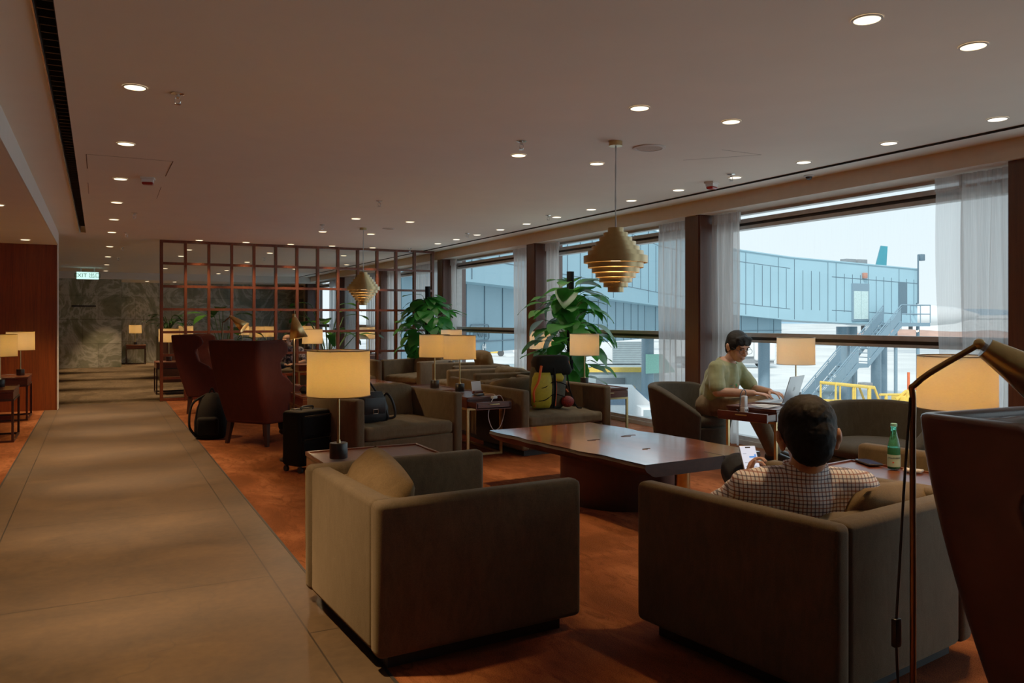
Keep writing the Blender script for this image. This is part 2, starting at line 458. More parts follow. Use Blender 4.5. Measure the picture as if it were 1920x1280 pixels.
def plaid():
    n = NM('checked_shirt_cloth'); tc = n.add('TexCoord'); sp = n.add('SeparateXYZ'); n.lk(tc.outputs['Object'], sp.inputs[0])
    def line(o, per, w, off=0):
        f = n.math('FRACT', n.math('ADD', n.math('DIVIDE', o, per), off)); return n.math('LESS_THAN', f, w)
    c = srgb(246, 238, 234)
    c = n.mixc(n.math('MULTIPLY', line(sp.outputs[0], .028, .15), .8), c, srgb(58, 50, 74))
    c = n.mixc(n.math('MULTIPLY', line(sp.outputs[0], .028, .15, .5), .8), c, srgb(150, 78, 50))
    c = n.mixc(n.math('MULTIPLY', line(sp.outputs[2], .028, .15), .8), c, srgb(58, 50, 74))
    c = n.mixc(n.math('MULTIPLY', line(sp.outputs[2], .028, .15, .5), .8), c, srgb(150, 78, 50))
    g = n.noise(n.coord(), 12, 4)
    n.bsdf(c, .85, 0, bump=g, bs=.25, bd=.02); return n.m
M['plaid'] = plaid()
M['khaki'] = fabric('khaki_trousers', srgb(112, 92, 68), .1)
M['navy'] = fabric('navy_trousers', srgb(30, 36, 46), .15)
M['shoe'] = plain('brown_shoe', srgb(48, 34, 26), .5)
M['blackcloth'] = plain('black_nylon', (.004, .004, .0045, 1), .8, scale=60, Specular_IOR_Level=.15)
M['blackleather'] = plain('black_leather', (.005, .005, .006, 1), .42, scale=40, Specular_IOR_Level=.3)
M['whiteplastic'] = plain('white_plastic', (.8, .8, .8, 1), .4, var=.02)
M['blackplastic'] = plain('black_plastic', (.01, .01, .011, 1), .35)
M['alu'] = plain('silver_aluminium', (.42, .45, .48, 1), .4, .6, .02)
M['paper'] = plain('paper', (.75, .72, .68, 1), .8, var=.05)
M['screen_white'] = emit('phone_screen_white', (.86, .84, .95, 1), .75)
M['screen_blue'] = emit('message_blue', (.10, .30, .80, 1), .8)
M['screen_grey'] = emit('message_grey', (.5, .5, .6, 1), .55)
M['yellow'] = plain('yellow_green_nylon', srgb(176, 160, 34), .7, scale=40)
M['olive'] = plain('olive_nylon', srgb(62, 64, 48), .7, scale=40)
M['darkolive'] = plain('dark_olive_nylon', srgb(13, 14, 9), .8, scale=40, Specular_IOR_Level=.2)
M['orange'] = plain('orange_webbing', srgb(214, 84, 24), .7)
M['redmesh'] = plain('red_mesh', srgb(120, 26, 20), .7, var=.8, scale=120)
def bottleglass():
    n = NM('green_bottle_glass'); p = n.bsdf((.10, .62, .36, 1), .06, 0); p.inputs['Transmission Weight'].default_value = .85; p.inputs['IOR'].default_value = 1.3; return n.m
M['bottle'] = bottleglass()
n = NM('bottle_water'); p = n.bsdf((.25, .85, .60, 1), .1, 0); p.inputs['Transmission Weight'].default_value = .5; p.inputs['Emission Color'].default_value = (.1, .5, .3, 1); p.inputs['Emission Strength'].default_value = 0; M['water'] = n.m
M['bottlelabel'] = plain('pale_green_label', srgb(150, 180, 160), .6, var=.04)
M['labeltext'] = plain('label_print', srgb(28, 60, 80), .6)
M['redstar'] = plain('red_star_print', srgb(190, 40, 30), .6)
n = NM('clear_tumbler'); p = n.bsdf((.75, .92, .92, 1), .03, 0); p.inputs['Transmission Weight'].default_value = .9; p.inputs['IOR'].default_value = 1.2; M['clear'] = n.m
M['redplastic'] = plain('red_lens', srgb(150, 18, 14), .3)
M['exitglow'] = emit('exit_sign_panel', (.55, 1, .86, 1), 1.1)
M['exitgreen'] = plain('exit_green', srgb(0, 110, 84), .5)
# outside
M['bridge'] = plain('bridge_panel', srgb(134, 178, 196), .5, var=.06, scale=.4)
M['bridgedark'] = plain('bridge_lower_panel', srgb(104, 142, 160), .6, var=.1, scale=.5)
M['seam'] = plain('bridge_seam', srgb(66, 92, 108), .7)
M['steel'] = plain('painted_steel', srgb(96, 126, 144), .5, var=.08)
M['concrete'] = plain('grey_concrete', srgb(128, 146, 152), .8, var=.12, scale=3)
def apron():
    n = NM('apron_concrete'); v = n.coord(); f = n.noise(v, .12, 4)
    c = n.ramp(f, [(.35, srgb(178, 182, 182)), (.65, srgb(204, 206, 204))])
    w = n.noise(n.coord((.012, .05, 1)), 1.5, 2, .5); c = n.mixc(n.ramp(w, [(.54, (0, 0, 0, 1)), (.57, (.8, .8, .8, 1))]), c, srgb(150, 158, 164))  # darker lanes painted into the ground in place of long shadow stripes
    n.bsdf(c, .85, 0); return n.m
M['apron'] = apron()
M['safety'] = plain('safety_yellow', srgb(222, 180, 60), .5)
M['truckwhite'] = plain('truck_white', srgb(214, 218, 220), .5, var=.03)
M['tyre'] = plain('tyre_rubber', (.02, .02, .022, 1), .8)
M['greysteel'] = plain('grey_undercarriage', srgb(110, 116, 120), .7)
M['teal'] = plain('teal_tail_paint', srgb(20, 116, 136), .4, var=.1, scale=.5)
M['blueglass'] = plain('vehicle_glass', srgb(56, 92, 120), .1)
M['mint'] = plain('mint_green_paint', srgb(120, 190, 170), .6)
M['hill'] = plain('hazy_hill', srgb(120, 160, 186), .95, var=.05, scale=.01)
M['dirt'] = plain('red_dirt', srgb(170, 128, 110), .95, var=.25, scale=.3)
# ---------------------------------------------------------------- room shell
CZ = 2.455
b = new(); bx(b, -.643, .905, -3, 13.27, -.1, 0); struct('floor', b, M['stone'])
b = new(); bx(b, .917, 5.9, -3, 13.27, -.1, 0); bx(b, -3.5, -.655, -3, 13.27, -.1, 0); struct('floor_carpet', b, M['carpet'])
b = new(); bx(b, .905, .917, -3, 13.27, -.1, .002); bx(b, -.655, -.643, -3, 13.27, -.1, .002); struct('trim_floor', b, M['plinth'])
b = new(); bx(b, -3.5, 5.9, 13.27, 25.3, -.1, 0); struct('floor_far', b, M['carpetfar'])
b = new()
bx(b, -.5, -.223, -3, 23.2, CZ, 2.62); bx(b, -.15, 5.09, -3, 23.2, CZ, 2.62); bx(b, 5.13, 5.44, -3, 23.2, CZ, 2.62)
bx(b, -.223, -.15, 12.66, 23.2, CZ, 2.62); bx(b, -3.5, -.5, 12.9, 23.2, CZ, 2.62)
bx(b, -3.5, 5.9, 23.2, 25.3, 2.29, 2.62); bx(b, -.23, 5.44, -3, 23.2, 2.66, 2.7)
struct('ceiling', b, M['ceiling'])
b = new(); bx(b, -3.5, -.5, -3, 12.67, 2.27, 2.62); struct('ceiling_lower', b, M['ceiling'])
b = new(); bx(b, -.5, -.488, -3, 12.67, 2.27, CZ); bx(b, -3.5, 5.42, 23.05, 23.2, 2.28, CZ); struct('trim_1', b, M['white_trim'])
b = new(); bx(b, 5.42, 5.95, -3, 25.3, 2.316, 2.7); struct('wall_right', b, M['fascia'])
b = new(); bx(b, 5.70, 5.95, -3, 25.3, -.1, .045); struct('trim_2', b, M['frame'])
b = new(); bx(b, -3.5, -.497, 12.67, 12.9, 0, 2.455); struct('wall_far_left', b, M['wallwood'])
b = new(); bx(b, -.502, -.492, 12.66, 12.91, 0, 2.455); struct('trim_3', b, M['white_trim'])
b = new(); bx(b, -3.6, -3.5, -3, 12.9, 0, 2.62); bx(b, -3.6, -3.5, 12.9, 25.3, 0, 2.62); struct('wall_left', b, M['wallwood'])
b = new(); bx(b, -3.6, 5.95, -3.1, -3, 0, 2.62); struct('wall_back', b, M['wallwood'])
b = new(); bx(b, -3.5, .54, 23.2, 23.4, 0, 2.29); bx(b, .5, .54, 23.2, 25.2, 0, 2.29); bx(b, .5, 5.9, 25.2, 25.4, 0, 2.29); struct('wall_far', b, M['marble'])
# dark louvred air slot in the ceiling
t = thing('air_slot', 'long black louvred air slot in the ceiling above the stone aisle', 'air vent', (-.186, 4.8, CZ))
b = new(); bx(b, -.036, .036, -7.8, 7.85, .10, .11); bx(b, -.0365, -.033, -7.8, 7.85, .0, .10); bx(b, .033, .0365, -7.8, 7.85, 0, .10); obj('casing', b, M['black'], t)
b = new()
for k in range(150):
    y = -7.6+k*.1; box(b, (0, y, .06), (.066, .012, .05))
tag(obj('louvres', b, M['louver'], t), kind='stuff')
b = new(); bx(b, -.042, -.036, -7.8, 7.85, -.006, .0); obj('edge_trim', b, M['chrome'], t)
b = new(); bx(b, 5.09, 5.13, -3, 23.2, 2.50, 2.51); bx(b, 5.089, 5.093, -3, 23.2, 2.44, 2.5); struct('trim_4', b, M['black'])
# wooden piers between the windows
for k, (y0, y1) in enumerate([(-.4, -.1), (2.99, 3.26), (6.37, 6.61), (9.83, 10.1), (13.22, 13.5), (16.75, 17.0), (20.15, 20.4), (23.6, 23.9)]):
    b = new(); bx(b, 5.46, 5.9, y0, y1, 0, 2.316); bx(b, 5.45, 5.47, y0+.02, y0+.06, 0, 2.316)
    struct('trim_%d' % (10+k), b, M['column'])
# windows: frame bars + pane
bays = [(-3.0, -.4), (-.1, 2.99), (3.26, 6.37), (6.61, 9.83), (10.1, 13.22), (13.5, 16.75), (17.0, 20.15), (20.4, 23.6)]
for k, (y0, y1) in enumerate(bays):
    b = new()
    bx(b, 5.70, 5.80, y0, y1, 1.075, 1.115); bx(b, 5.70, 5.80, y0, y1, 1.02, 1.045)
    bx(b, 5.70, 5.80, y0, y1, 2.205, 2.245); bx(b, 5.70, 5.80, y0, y1, 2.14, 2.175)
    bx(b, 5.72, 5.80, y0, y1, .04, .085); bx(b, 5.72, 5.80, y0, y1, 2.29, 2.316)
    bx(b, 5.70, 5.80, y0, y0+.05, .04, 2.316); bx(b, 5.70, 5.80, y1-.05, y1, .04, 2.316)
    w = struct('window_%d' % (k+1), b, M['frame'])
    b = new(); bx(b, 5.73, 5.79, y0, y1, 1.045, 1.075); bx(b, 5.73, 5.79, y0, y1, 2.175, 2.205); obj('gasket', b, M['framedark'], w)
    b = new(); vs = [b.verts.new(p) for p in ((5.765, y0, .05), (5.765, y1, .05), (5.765, y1, 2.31), (5.765, y0, 2.31))]; b.faces.new(vs)
    obj('glass_pane', b, M['glass'], w)
    L = bpy.data.lights.new('portal', 'AREA'); L.shape = 'RECTANGLE'; L.size = 2.25; L.size_y = y1-y0; L.cycles.is_portal = True
    o = bpy.data.objects.new('window_portal', L); col.objects.link(o); o.location = (5.83, (y0+y1)/2, 1.18); o.rotation_euler = (0, R(90), 0)
b = new(); bx(b, 5.7, 5.95, 23.9, 25.3, 0, 2.32); struct('wall_right_end', b, M['fascia'])

# sheer curtains
def curtain(y0, y1, label, dens=9.5, amp=.03, x=5.60, loose=0, top=2.305):
    t = thing('sheer_curtain', label, 'curtain', (x, (y0+y1)/2, 0), 0, 'sheer curtains at the windows')
    n = max(24, int((y1-y0)*dens*14)); h = (y1-y0)/2; ph = random.random()*6
    def f(u, v):
        y = -h+2*h*u; z = .015+v*(top-.015)
        a = amp*(1-.3*v)
        xx = a*math.sin(2*PI*dens*y+ph+.6*math.sin(y*13))+.4*a*math.sin(2*PI*dens*.43*y+ph)
        yy = y+loose*(1-v)*(1-v)*.5*(u)
        return V((xx, yy+.01*math.sin(z*3+u*9), z))
    b = new(); surf(b, f, n, 16); obj('drape', b, M['sheerthin' if loose else 'sheer'], t, 180)
    b = new()
    surf(b, lambda u, v: V((amp*1.05*math.sin(2*PI*dens*2*(-h+2*h*u)+ph)*.6-.004, -h+2*h*u, top-.10+v*.10)), n, 2)
    obj('heading_tape', b, M['sheer'], t, 180)
curtain(3.30, 3.70, 'sheer white curtain gathered at the far right beside the nearest brown pier')
curtain(3.66, 3.88, 'thin loose sheet of sheer curtain at the right end of the nearest window', 3, .02, loose=-.12)
curtain(5.93, 6.34, 'sheer white curtain behind the man in green, on the near side of its brown pier')
curtain(6.66, 7.22, 'sheer white curtain left of the brown pier behind the occupied tub chair')
curtain(9.40, 9.80, 'sheer white curtain behind the large leafy plant on the right')
curtain(10.13, 10.78, 'sheer white curtain left of the brown pier behind the large leafy plant')
curtain(12.93, 13.20, 'sheer white curtain at the right end of the wooden grid screen')
curtain(13.55, 15.2, 'sheer white curtain just behind the right end of the wooden grid screen', 6)
curtain(15.9, 16.7, 'sheer white curtain seen through the screen, before the second pier behind it', 7)
curtain(17.05, 18.2, 'sheer white curtain seen through the screen, after the second pier behind it', 6)
curtain(19.2, 20.1, 'sheer white curtain seen through the screen, before the third pier behind it', 6)
curtain(20.45, 21.6, 'farthest sheer white curtain seen through the middle of the screen', 6)

# ---------------------------------------------------------------- ceiling fittings
def downlight(x, y, z=CZ, label='', grp='', warm=True, w=40, r=.052, spot=True):
    t = thing('downlight', label, 'downlight', (x, y, z), 0, grp)
    b = new(); lathe(b, [(r+.008, -.001), (r+.008, -.005), (r, -.006), (r-.004, -.001)], 24, cap=False); obj('trim_ring', b, M['white_trim'], t)
    b = new(); cyl(b, (0, 0, -.0045), r, .002, 24); obj('lens', b, M['downlight' if warm else 'downlight_w'], t)
    if spot:
        L = bpy.data.lights.new('spot', 'SPOT'); L.energy = w; L.color = (1, .58, .27) if warm else (1, .8, .58); L.spot_size = R(62); L.spot_blend = .7; L.shadow_soft_size = .05
        o = bpy.data.objects.new('downlight_beam', L); col.objects.link(o); o.location = (x, y, z-.02)
for y in (1.45, 3.03, 4.59, 6.1, 7.65, 9.21, 10.8, 12.4): downlight(.17, y, label='round recessed downlight in the single row over the stone aisle', grp='downlights over the stone aisle', w=185)
for x in (2.745, 3.43):
    for y in (2.2, 3.72, 5.2, 9.38, 10.98):
        downlight(x, y, label='round recessed downlight in the middle of the lounge ceiling, near a pendant lamp', grp='downlights in the middle of the ceiling', w=60)
for k in range(14): downlight(4.81, 2.19+k*.735+.01*k, label='round recessed downlight in the long row beside the ceiling slot at the windows', grp='downlights along the windows', warm=False, w=22)
for x in (1.374, 2.06, 2.75, 3.42, 4.11): downlight(x, 13.06, label='small recessed downlight just in front of the top rail of the grid screen', grp='downlights along the screen', w=60)
for y in (14.87, 17.3, 19.86, 22.4): downlight(.17, y, label='small recessed downlight in the far aisle beyond the grid screen', grp='downlights in the far aisle', w=170)
for x, y in ((1.4, 14.93), (1.41, 16.5), (1.42, 20.7), (2.78, 14.97), (2.83, 22.4), (2.82, 20.8), (4.14, 14.96), (4.88, 17.4), (2.8, 17.6), (4.2, 19.5)):
    downlight(x, y, label='small recessed downlight seen through the grid screen', grp='downlights behind the screen', w=70)
for x, y in ((-.83, 11.99), (-.80, 8.45)): downlight(x, y, 2.27, label='recessed downlight in the lowered ceiling over the left alcove', grp='downlights in the left alcove', w=90)
for x, y in ((1.2, 24.2), (1.9, 24.2)): downlight(x, y, 2.29, label='tiny downlight in the low ceiling before the far marble wall', grp='downlights at the far marble wall', w=120)

def sprinkler():
    t = thing('sprinkler_head', 'x', 'sprinkler', (0, 0, CZ), 0)
    b = new(); lathe(b, [(.034, 0), (.034, -.004), (.02, -.008), (.012, -.010)], 20); obj('escutcheon', b, M['chrome'], t)
    b = new()
    lathe(b, [(.010, -.008), (.010, -.022), (.006, -.026)], 12)
    for s in (-1, 1): tube(b, [(s*.008, 0, -.02), (s*.015, 0, -.035), (s*.012, 0, -.05), (0, 0, -.056)], .003, 6)
    lathe(b, [(.018, -.056), (.018, -.060)], 14); obj('nozzle', b, M['chrome'], t)
    return t
SP = [(.377, 4.616, 'chrome sprinkler head beside the nearest downlight of the aisle row'),
      (2.544, 4.777, 'chrome sprinkler head left of the near pendant lamp, next to a downlight'),
      (4.671, 5.066, 'chrome sprinkler head near the windows beside the right alarm beacon'),
      (2.541, 7.853, 'chrome sprinkler head in the middle of the ceiling between the two pendant lamps'),
      (4.632, 8.04, 'chrome sprinkler head near the windows, just left of the near pendant cord'),
      (2.54, 10.184, 'chrome sprinkler head left of the far pendant lamp'),
      (4.6, 10.26, 'chrome sprinkler head near the windows, right of the far pendant lamp'),
      (.366, 10.037, 'chrome sprinkler head right of the aisle downlights, beyond the left alarm beacon'),
      (.35, 12.381, 'chrome sprinkler head at the far end of the aisle before the grid screen'),
      (4.699, 12.87, 'chrome sprinkler head at the top right end of the grid screen'),
      (.357, 14.9, 'nearest sprinkler head over the far aisle left of the screen'),
      (.35, 17.4, 'middle sprinkler head over the far aisle left of the screen'),
      (2.9, 16.2, 'sprinkler head seen through the top row of the grid screen')]
s0 = sprinkler()
for k, (x, y, l) in enumerate(SP):
    if k == 0: s0.location = (x, y, CZ); s0['label'] = l
    else: dup(s0, (x, y, CZ), 0, l)
def speaker(x, y, r, l):
    t = thing('ceiling_speaker', l, 'speaker', (x, y, CZ))
    b = new(); lathe(b, [(r, -.001), (r, -.006), (r*.82, -.010), (r*.8, -.004)], 40, cap=False); obj('bezel', b, M['white_trim'], t)
    b = new(); lathe(b, [(r*.82, -.005), (r*.82, -.007), (.01, -.009)], 40); obj('grille', b, plain('speaker_grille', srgb(186, 168, 150), .8, scale=300, var=.3), t)
speaker(3.44, 4.55, .112, 'round ceiling speaker with beige grille right of the near pendant lamp')
speaker(3.43, 10.2, .08, 'small round ceiling speaker beside the far pendant lamp')
def beacon(x, y, rz, l):
    t = thing('alarm_beacon', l, 'alarm', (x, y, CZ), rz)
    b = new(); bx(b, -.055, .055, -.045, .045, -.016, 0, .003); obj('mount', b, M['white_trim'], t)
    b = new(); rings(b, [[V((x*s, y*s, z)) for x, y in ((-.046, -.036), (.046, -.036), (.046, .036), (-.046, .036))] for s, z in ((1, -.016), (.97, -.04))]); obj('housing', b, M['whiteplastic'], t)
    b = new(); bx(b, -.045, .045, -.035, .035, -.062, -.038, .012, 3); obj('red_lens', b, M['redplastic'], t)
beacon(.376, 7.485, R(-10), 'white alarm beacon with red lens on the ceiling over the aisle')
beacon(4.80, 5.45, R(20), 'white alarm beacon with red lens near the windows, right of the near pendant')
t = thing('dome_camera', 'small dark dome camera between the ceiling slot and the window bulkhead', 'camera', (5.30, 4.82, CZ))
b = new(); lathe(b, [(.042, 0), (.042, -.006), (.03, -.012)], 24); obj('mount', b, M['white_trim'], t)
b = new(); lathe(b, [(.028, -.010), (.026, -.022), (.016, -.032), (.004, -.036)], 24); obj('dome', b, M['blackplastic'], t)
b = new()
def line(x0, y0, x1, y1, w=.004):
    d = V((x1-x0, y1-y0, 0)); a = math.atan2(d.y, d.x); box(b, ((x0+x1)/2, (y0+y1)/2, CZ-.0008), (d.length, w, .001), rz=a)
line(-.077, 6.62, .508, 6.62, .003); line(-.077, 6.62, -.077, 7.25, .006); line(.508, 6.62, .505, 7.33, .006)
line(-.08, 8.0, -.08, 8.7); line(.51, 7.95, .52, 8.73)
struct('trim_5', b, plain('panel_joint', srgb(84, 68, 56), .9))
b = new(); line(3.94, 4.79, 4.32, 4.37, .0025); line(3.94, 4.37, 4.32, 4.37, .0025); struct('trim_6', b, plain('panel_joint_pale', srgb(140, 122, 108), .9))

# pendant lamps of stacked gold rings
def pendant():
    t = thing('pendant_lamp', 'x', 'pendant lamp', (0, 0, CZ))
    b = new(); lathe(b, [(.046, 0), (.046, -.032)], 32); obj('canopy', b, M['gold'], t)
    b = new(); tube(b, [(0, 0, -.032), (.004, .002, -.2), (-.003, 0, -.4), (.004, 0, -.586)], .0035, 6); tube(b, [(.006, 0, -.032), (-.003, .002, -.2), (.004, 0, -.4), (-.003, 0, -.586)], .0025, 6); obj('cord', b, M['alu'], t)
    rad = [.054, .083, .111, .137, .162, .189, .217, .189, .162, .137, .111, .083, .054]
    hh = [.034, .032, .030, .032, .031, .032, .048, .033, .033, .032, .032, .033, .034]
    z = -.586
    for r, h in zip(rad, hh):
        b = new(); lathe(b, [(r, z), (r, z-h), (r-.004, z-h), (r-.004, z-.001), (r-.034, z-.001), (r-.034, z+.001), (r, z)], 56, cap=False); obj('ring', b, M['gold'], t); z -= h
    b = new(); ball(b, (0, 0, -.80), .035); o = obj('bulb', b, M['bulb'], t)
    return t
p0 = pendant(); p0.location = (3.12, 4.50, CZ); p0['label'] = 'large gold tiered pendant lamp hanging over the near live-edge coffee table'
dup(p0, (3.11, 10.29, CZ), R(20), 'gold tiered pendant lamp hanging farther back, in front of the grid screen')
for x, y in ((3.12, 4.5), (3.11, 10.29)):
    L = bpy.data.lights.new('pend', 'POINT'); L.energy = 4; L.color = (1, .55, .22); L.shadow_soft_size = .03
    o = bpy.data.objects.new('pendant_glow', L); col.objects.link(o); o.location = (x, y, CZ-.86)

# wooden grid screen
t = thing('grid_screen', 'tall red-brown wooden grid screen dividing the lounge across its width', 'room divider', (.855, 13.27, 0))
N = 13; pit = (5.27-.855)/N
for k in range(N+1):
    b = new(); w = .040 if 0 < k < N else .046; bx(b, k*pit-w/2, k*pit+w/2, -.045, .045, 0, CZ-.001, .003, 1); obj('post', b, M['screenwood'], t)
for j, z in enumerate([.025, .35, .70, 1.05, 1.40, 1.75, 2.10, 2.435]):
    for k in range(N):
        b = new(); bx(b, k*pit+.020, (k+1)*pit-.020, -.04, .04, z-.019, z+.019); obj('rail', b, M['screenwood'], t)

# exit sign and dark sign strip on the far wall
t = thing('exit_sign', 'glowing green and white exit sign hanging before the far marble wall', 'exit sign', (-.22, 21.5, 0))
b = new(); bx(b, -.24, .24, -.03, .03, 2.19, 2.37, .006); bx(b, -.15, -.13, -.01, .01, 2.37, CZ); bx(b, .13, .15, -.01, .01, 2.37, CZ); obj('housing', b, M['whiteplastic'], t)
b = new(); bx(b, -.23, .23, -.034, -.03, 2.197, 2.363); obj('light_panel', b, M['exitglow'], t)
text('lettering', 'EXIT 出口', .13, M['exitgreen'], t, T((0, -.036, 2.28)) @ RX(R(90)))
b = new(); bx(b, -.6, -.05, 23.17, 23.2, 1.565, 1.60, .004); tag(obj('wall_sign', b, M['blackmetal']), 'thin dark sign strip on the left part of the far marble wall', 'sign')
LK = 2.9
# ---------------------------------------------------------------- furniture (front of every chair faces local +Y)
def armchair(label, loc, head, W=.90, D=.88, H=.605, bc=.60, grp=None, seed=1, name='armchair'):
    t = thing(name, label, 'armchair', (loc[0], loc[1], 0), R(head), grp)
    a = .085; w = W/2; d = D/2
    for s in (-1, 1):
        b = new(); bx(b, s*w, s*(w-a), -d, d, .055, H, .026, 4); obj('arm', b, M['velvet'], t)
    b = new(); bx(b, -w+a-.004, w-a+.004, -d+.006, -d+.10, .055, H-.004, .026, 4); obj('backrest', b, M['velvet'], t)
    b = new(); bx(b, -w+a+.002, w-a-.002, -d+.10, d-.022, .055, .255, .016, 3); obj('seat_base', b, M['velvet'], t)
    b = new(); slabcushion(b, -w+a+.004, w-a-.004, -d+.17, d-.008, .257, .365, .03, .035, .010, seed); obj('seat_cushion', b, M['cushion'], t, 180)
    b = new(); slabcushion(b, -w+a+.006, w-a-.006, -.075, .075, -.13, .13, .016, .045, .012, seed+3, 20)
    k = (bc-.33)/.26
    bmesh.ops.transform(b, matrix=T((0, -d+.165, .33+(bc-.33)/2)) @ RX(R(8)) @ Matrix.Diagonal((1, 1, k, 1)), verts=b.verts[:]); obj('backrest_cushion', b, M['cushion'], t, 180)
    b = new(); bx(b, -w+.06, w-.06, -d+.06, d-.07, 0, .056); obj('plinth', b, M['plinth'], t)
    return t
def throw(label, loc, rot, s=(.46, .42, .15), seed=0, m='pillow'):
    b = new(); pillow(b, (0, 0, 0), s, None, 1, 16, 2.6, .014, seed)
    o = obj('throw_pillow', b, M[m], None, 180, loc, rot); return tag(o, label, 'cushion')

armchair('taupe velvet cube armchair in the foreground with its back to the stone aisle', (1.275, 3.165), -87, .91, .87, bc=.56)
throw('tan throw pillow slumped against the back of the foreground armchair beside the aisle', (1.0, 3.20, .50), (R(60), R(7), R(-92)), (.62, .40, .19), 3)
chB = armchair('taupe velvet cube armchair holding the man in the checked shirt', (2.40, 2.232), 8, .88, .88, bc=.56, seed=4)
throw('tan throw pillow behind the right shoulder of the man in the checked shirt', (2.63, 2.06, .485), (R(122), R(5), R(11)), (.58, .36, .17), 5)
armchair('taupe velvet armchair with its own arm beside the green bottle and phone', (4.008, 2.50), 8, .90, .88, bc=.56, seed=9)
armchair('wide taupe velvet armchair with a black handbag on its seat', (2.241, 6.771), 193, 1.06, .88, bc=.645, seed=11)
armchair('wide taupe velvet armchair with the hiking backpack on its seat', (3.873, 6.835), 184, 1.02, .88, bc=.645, seed=15)
armchair('taupe armchair standing back to back with the backpack armchair', (3.93, 7.86), -3, .92, .86, bc=.60, seed=19)
armchair('taupe armchair turned to the second coffee table, beside the large plant', (4.37, 9.0), 90, .90, .86, bc=.63, seed=23)
armchair('taupe armchair second from the grid screen on the window side', (4.78, 10.55), 88, .90, .86, bc=.58, seed=27)
throw('dark tan pillow on the second taupe armchair from the screen', (5.00, 10.55, .60), (R(80), 0, R(88)), (.60, .42, .16), 7)
armchair('taupe armchair nearest the grid screen, in front of the farther plant', (4.55, 11.98), 112, .92, .86, bc=.60, seed=31)
throw('dark tan pillow on the taupe armchair nearest the screen', (4.76, 12.06, .60), (R(78), 0, R(112)), (.54, .42, .16), 9)
armchair('taupe armchair behind the near lamp shade, facing the camera before the screen', (3.46, 12.42), 178, .95, .86, bc=.60, seed=35)
throw('dark brown pillow upright in the armchair right of the near lamp shade', (3.46, 12.55, .56), (R(82), 0, R(176)), (.48, .44, .16), 11)
armchair('long taupe sofa behind the grid screen near the bald man', (3.0, 14.62), 180, 1.5, .86, bc=.62, seed=39, name='sofa')

def side_table(label, loc, head, W=.40, D=.74, H=.535, drawer=True, open_=0, metal='brass', grp=None, top='tablewood'):
    """front (drawer side) faces local -Y"""
    t = thing('side_table', label, 'side table', (loc[0], loc[1], 0), R(head), grp)
    w = W/2; d = D/2
    b = new(); bx(b, -w, w, -d, d, H-.024, H-.008, .003, 1)
    for a in ((-w, -w+.014, -d, d), (w-.014, w, -d, d), (-w, w, -d, -d+.014), (-w, w, d-.014, d)): bx(b, *a, H-.010, H, .002, 1)
    obj('tabletop', b, M[top], t)
    b = new(); bx(b, -w+.006, w-.006, -d+.02, d-.006, H-.10, H-.026); obj('apron', b, M[top], t)
    if drawer:
        b = new(); y = -d-open_; bx(b, -w+.004, w-.004, y, y+.018, H-.098, H-.028, .002, 1)
        if open_: bx(b, -w+.012, -w+.022, y, -d+.03, H-.09, H-.04); bx(b, w-.022, w-.012, y, -d+.03, H-.09, H-.04); bx(b, -w+.012, w-.012, y, -d+.03, H-.09, H-.08)
        dr = obj('drawer', b, M[top], t)
        b = new(); box(b, (0, y-.012, H-.05), (.10, .012, .008), .002); obj('handle', b, M[metal], dr)
    for sx in (-1, 1):
        for sy in (-1, 1):
            b = new(); bx(b, sx*w, sx*(w-.022), sy*d, sy*(d-.022), 0, H-.10); obj('leg', b, M[metal], t)
    b = new(); b2 = new()
    for s in (-1, 1):
        bx(b2, s*w, s*(w-.02), -d+.022, d-.022, 0, .02); bx(b2, -w+.022, w-.022, s*d, s*(d-.02), 0, .02)
        bx(b, s*w, s*(w-.018), -d+.022, d-.022, H-.118, H-.10); bx(b, -w+.022, w-.022, s*d, s*(d-.018), H-.118, H-.10)
    obj('frame', b, M[metal], t); obj('base_frame', b2, M[metal], t); return t
side_table('walnut side table behind the foreground armchair, under the nearest lit lamp', (1.315, 4.12), 90, .48, .64, open_=0)
side_table('walnut side table with an open drawer and charging cable between two armchairs', (3.165, 7.03), 0, .36, .74, open_=.19)
side_table('walnut side table with the second lamp of the middle pair on it', (3.12, 7.86), 0, .36, .74)
side_table('walnut drawer table on brass legs beside the backpack armchair, before the window', (4.69, 7.26), 0, .48, .76)
side_table('walnut table with open drawer in front of the man typing on the laptop', (5.07, 4.96), -76, .46, .78, open_=.13)
side_table('walnut side table with a green bottle and a phone between two armchairs', (3.20, 2.42), 8, .54, .76)
side_table('dark walnut table beside the front wingback chair, behind the suitcase', (1.95, 7.70), 0, .56, .56)
side_table('walnut side table hidden behind the large plant, under a lit lamp', (5.18, 9.3), 0, .38, .5)
side_table('walnut side table by the windows between plant and armchairs, under a small lamp', (4.76, 11.20), 0, .30, .28)
side_table('walnut side table under the lamp just before the grid screen', (3.0, 12.85), 0, .44, .44)
dm = dict(metal='darkwood')
side_table('nearest dark side table at the left edge, cut off by the photo edge', (-1.04, 9.88), 0, .56, .7, drawer=False, **dm)
side_table('second dark side table at left, with the green bottle on it', (-1.06, 11.86), 0, .58, .72, drawer=False, **dm)
side_table('dark side table behind the left end of the grid screen', (1.10, 14.75), 0, .5, .6, drawer=False, **dm)
side_table('small dark console table before the far marble wall with a lit lamp', (.93, 24.6), 0, .5, .5, drawer=False, **dm)

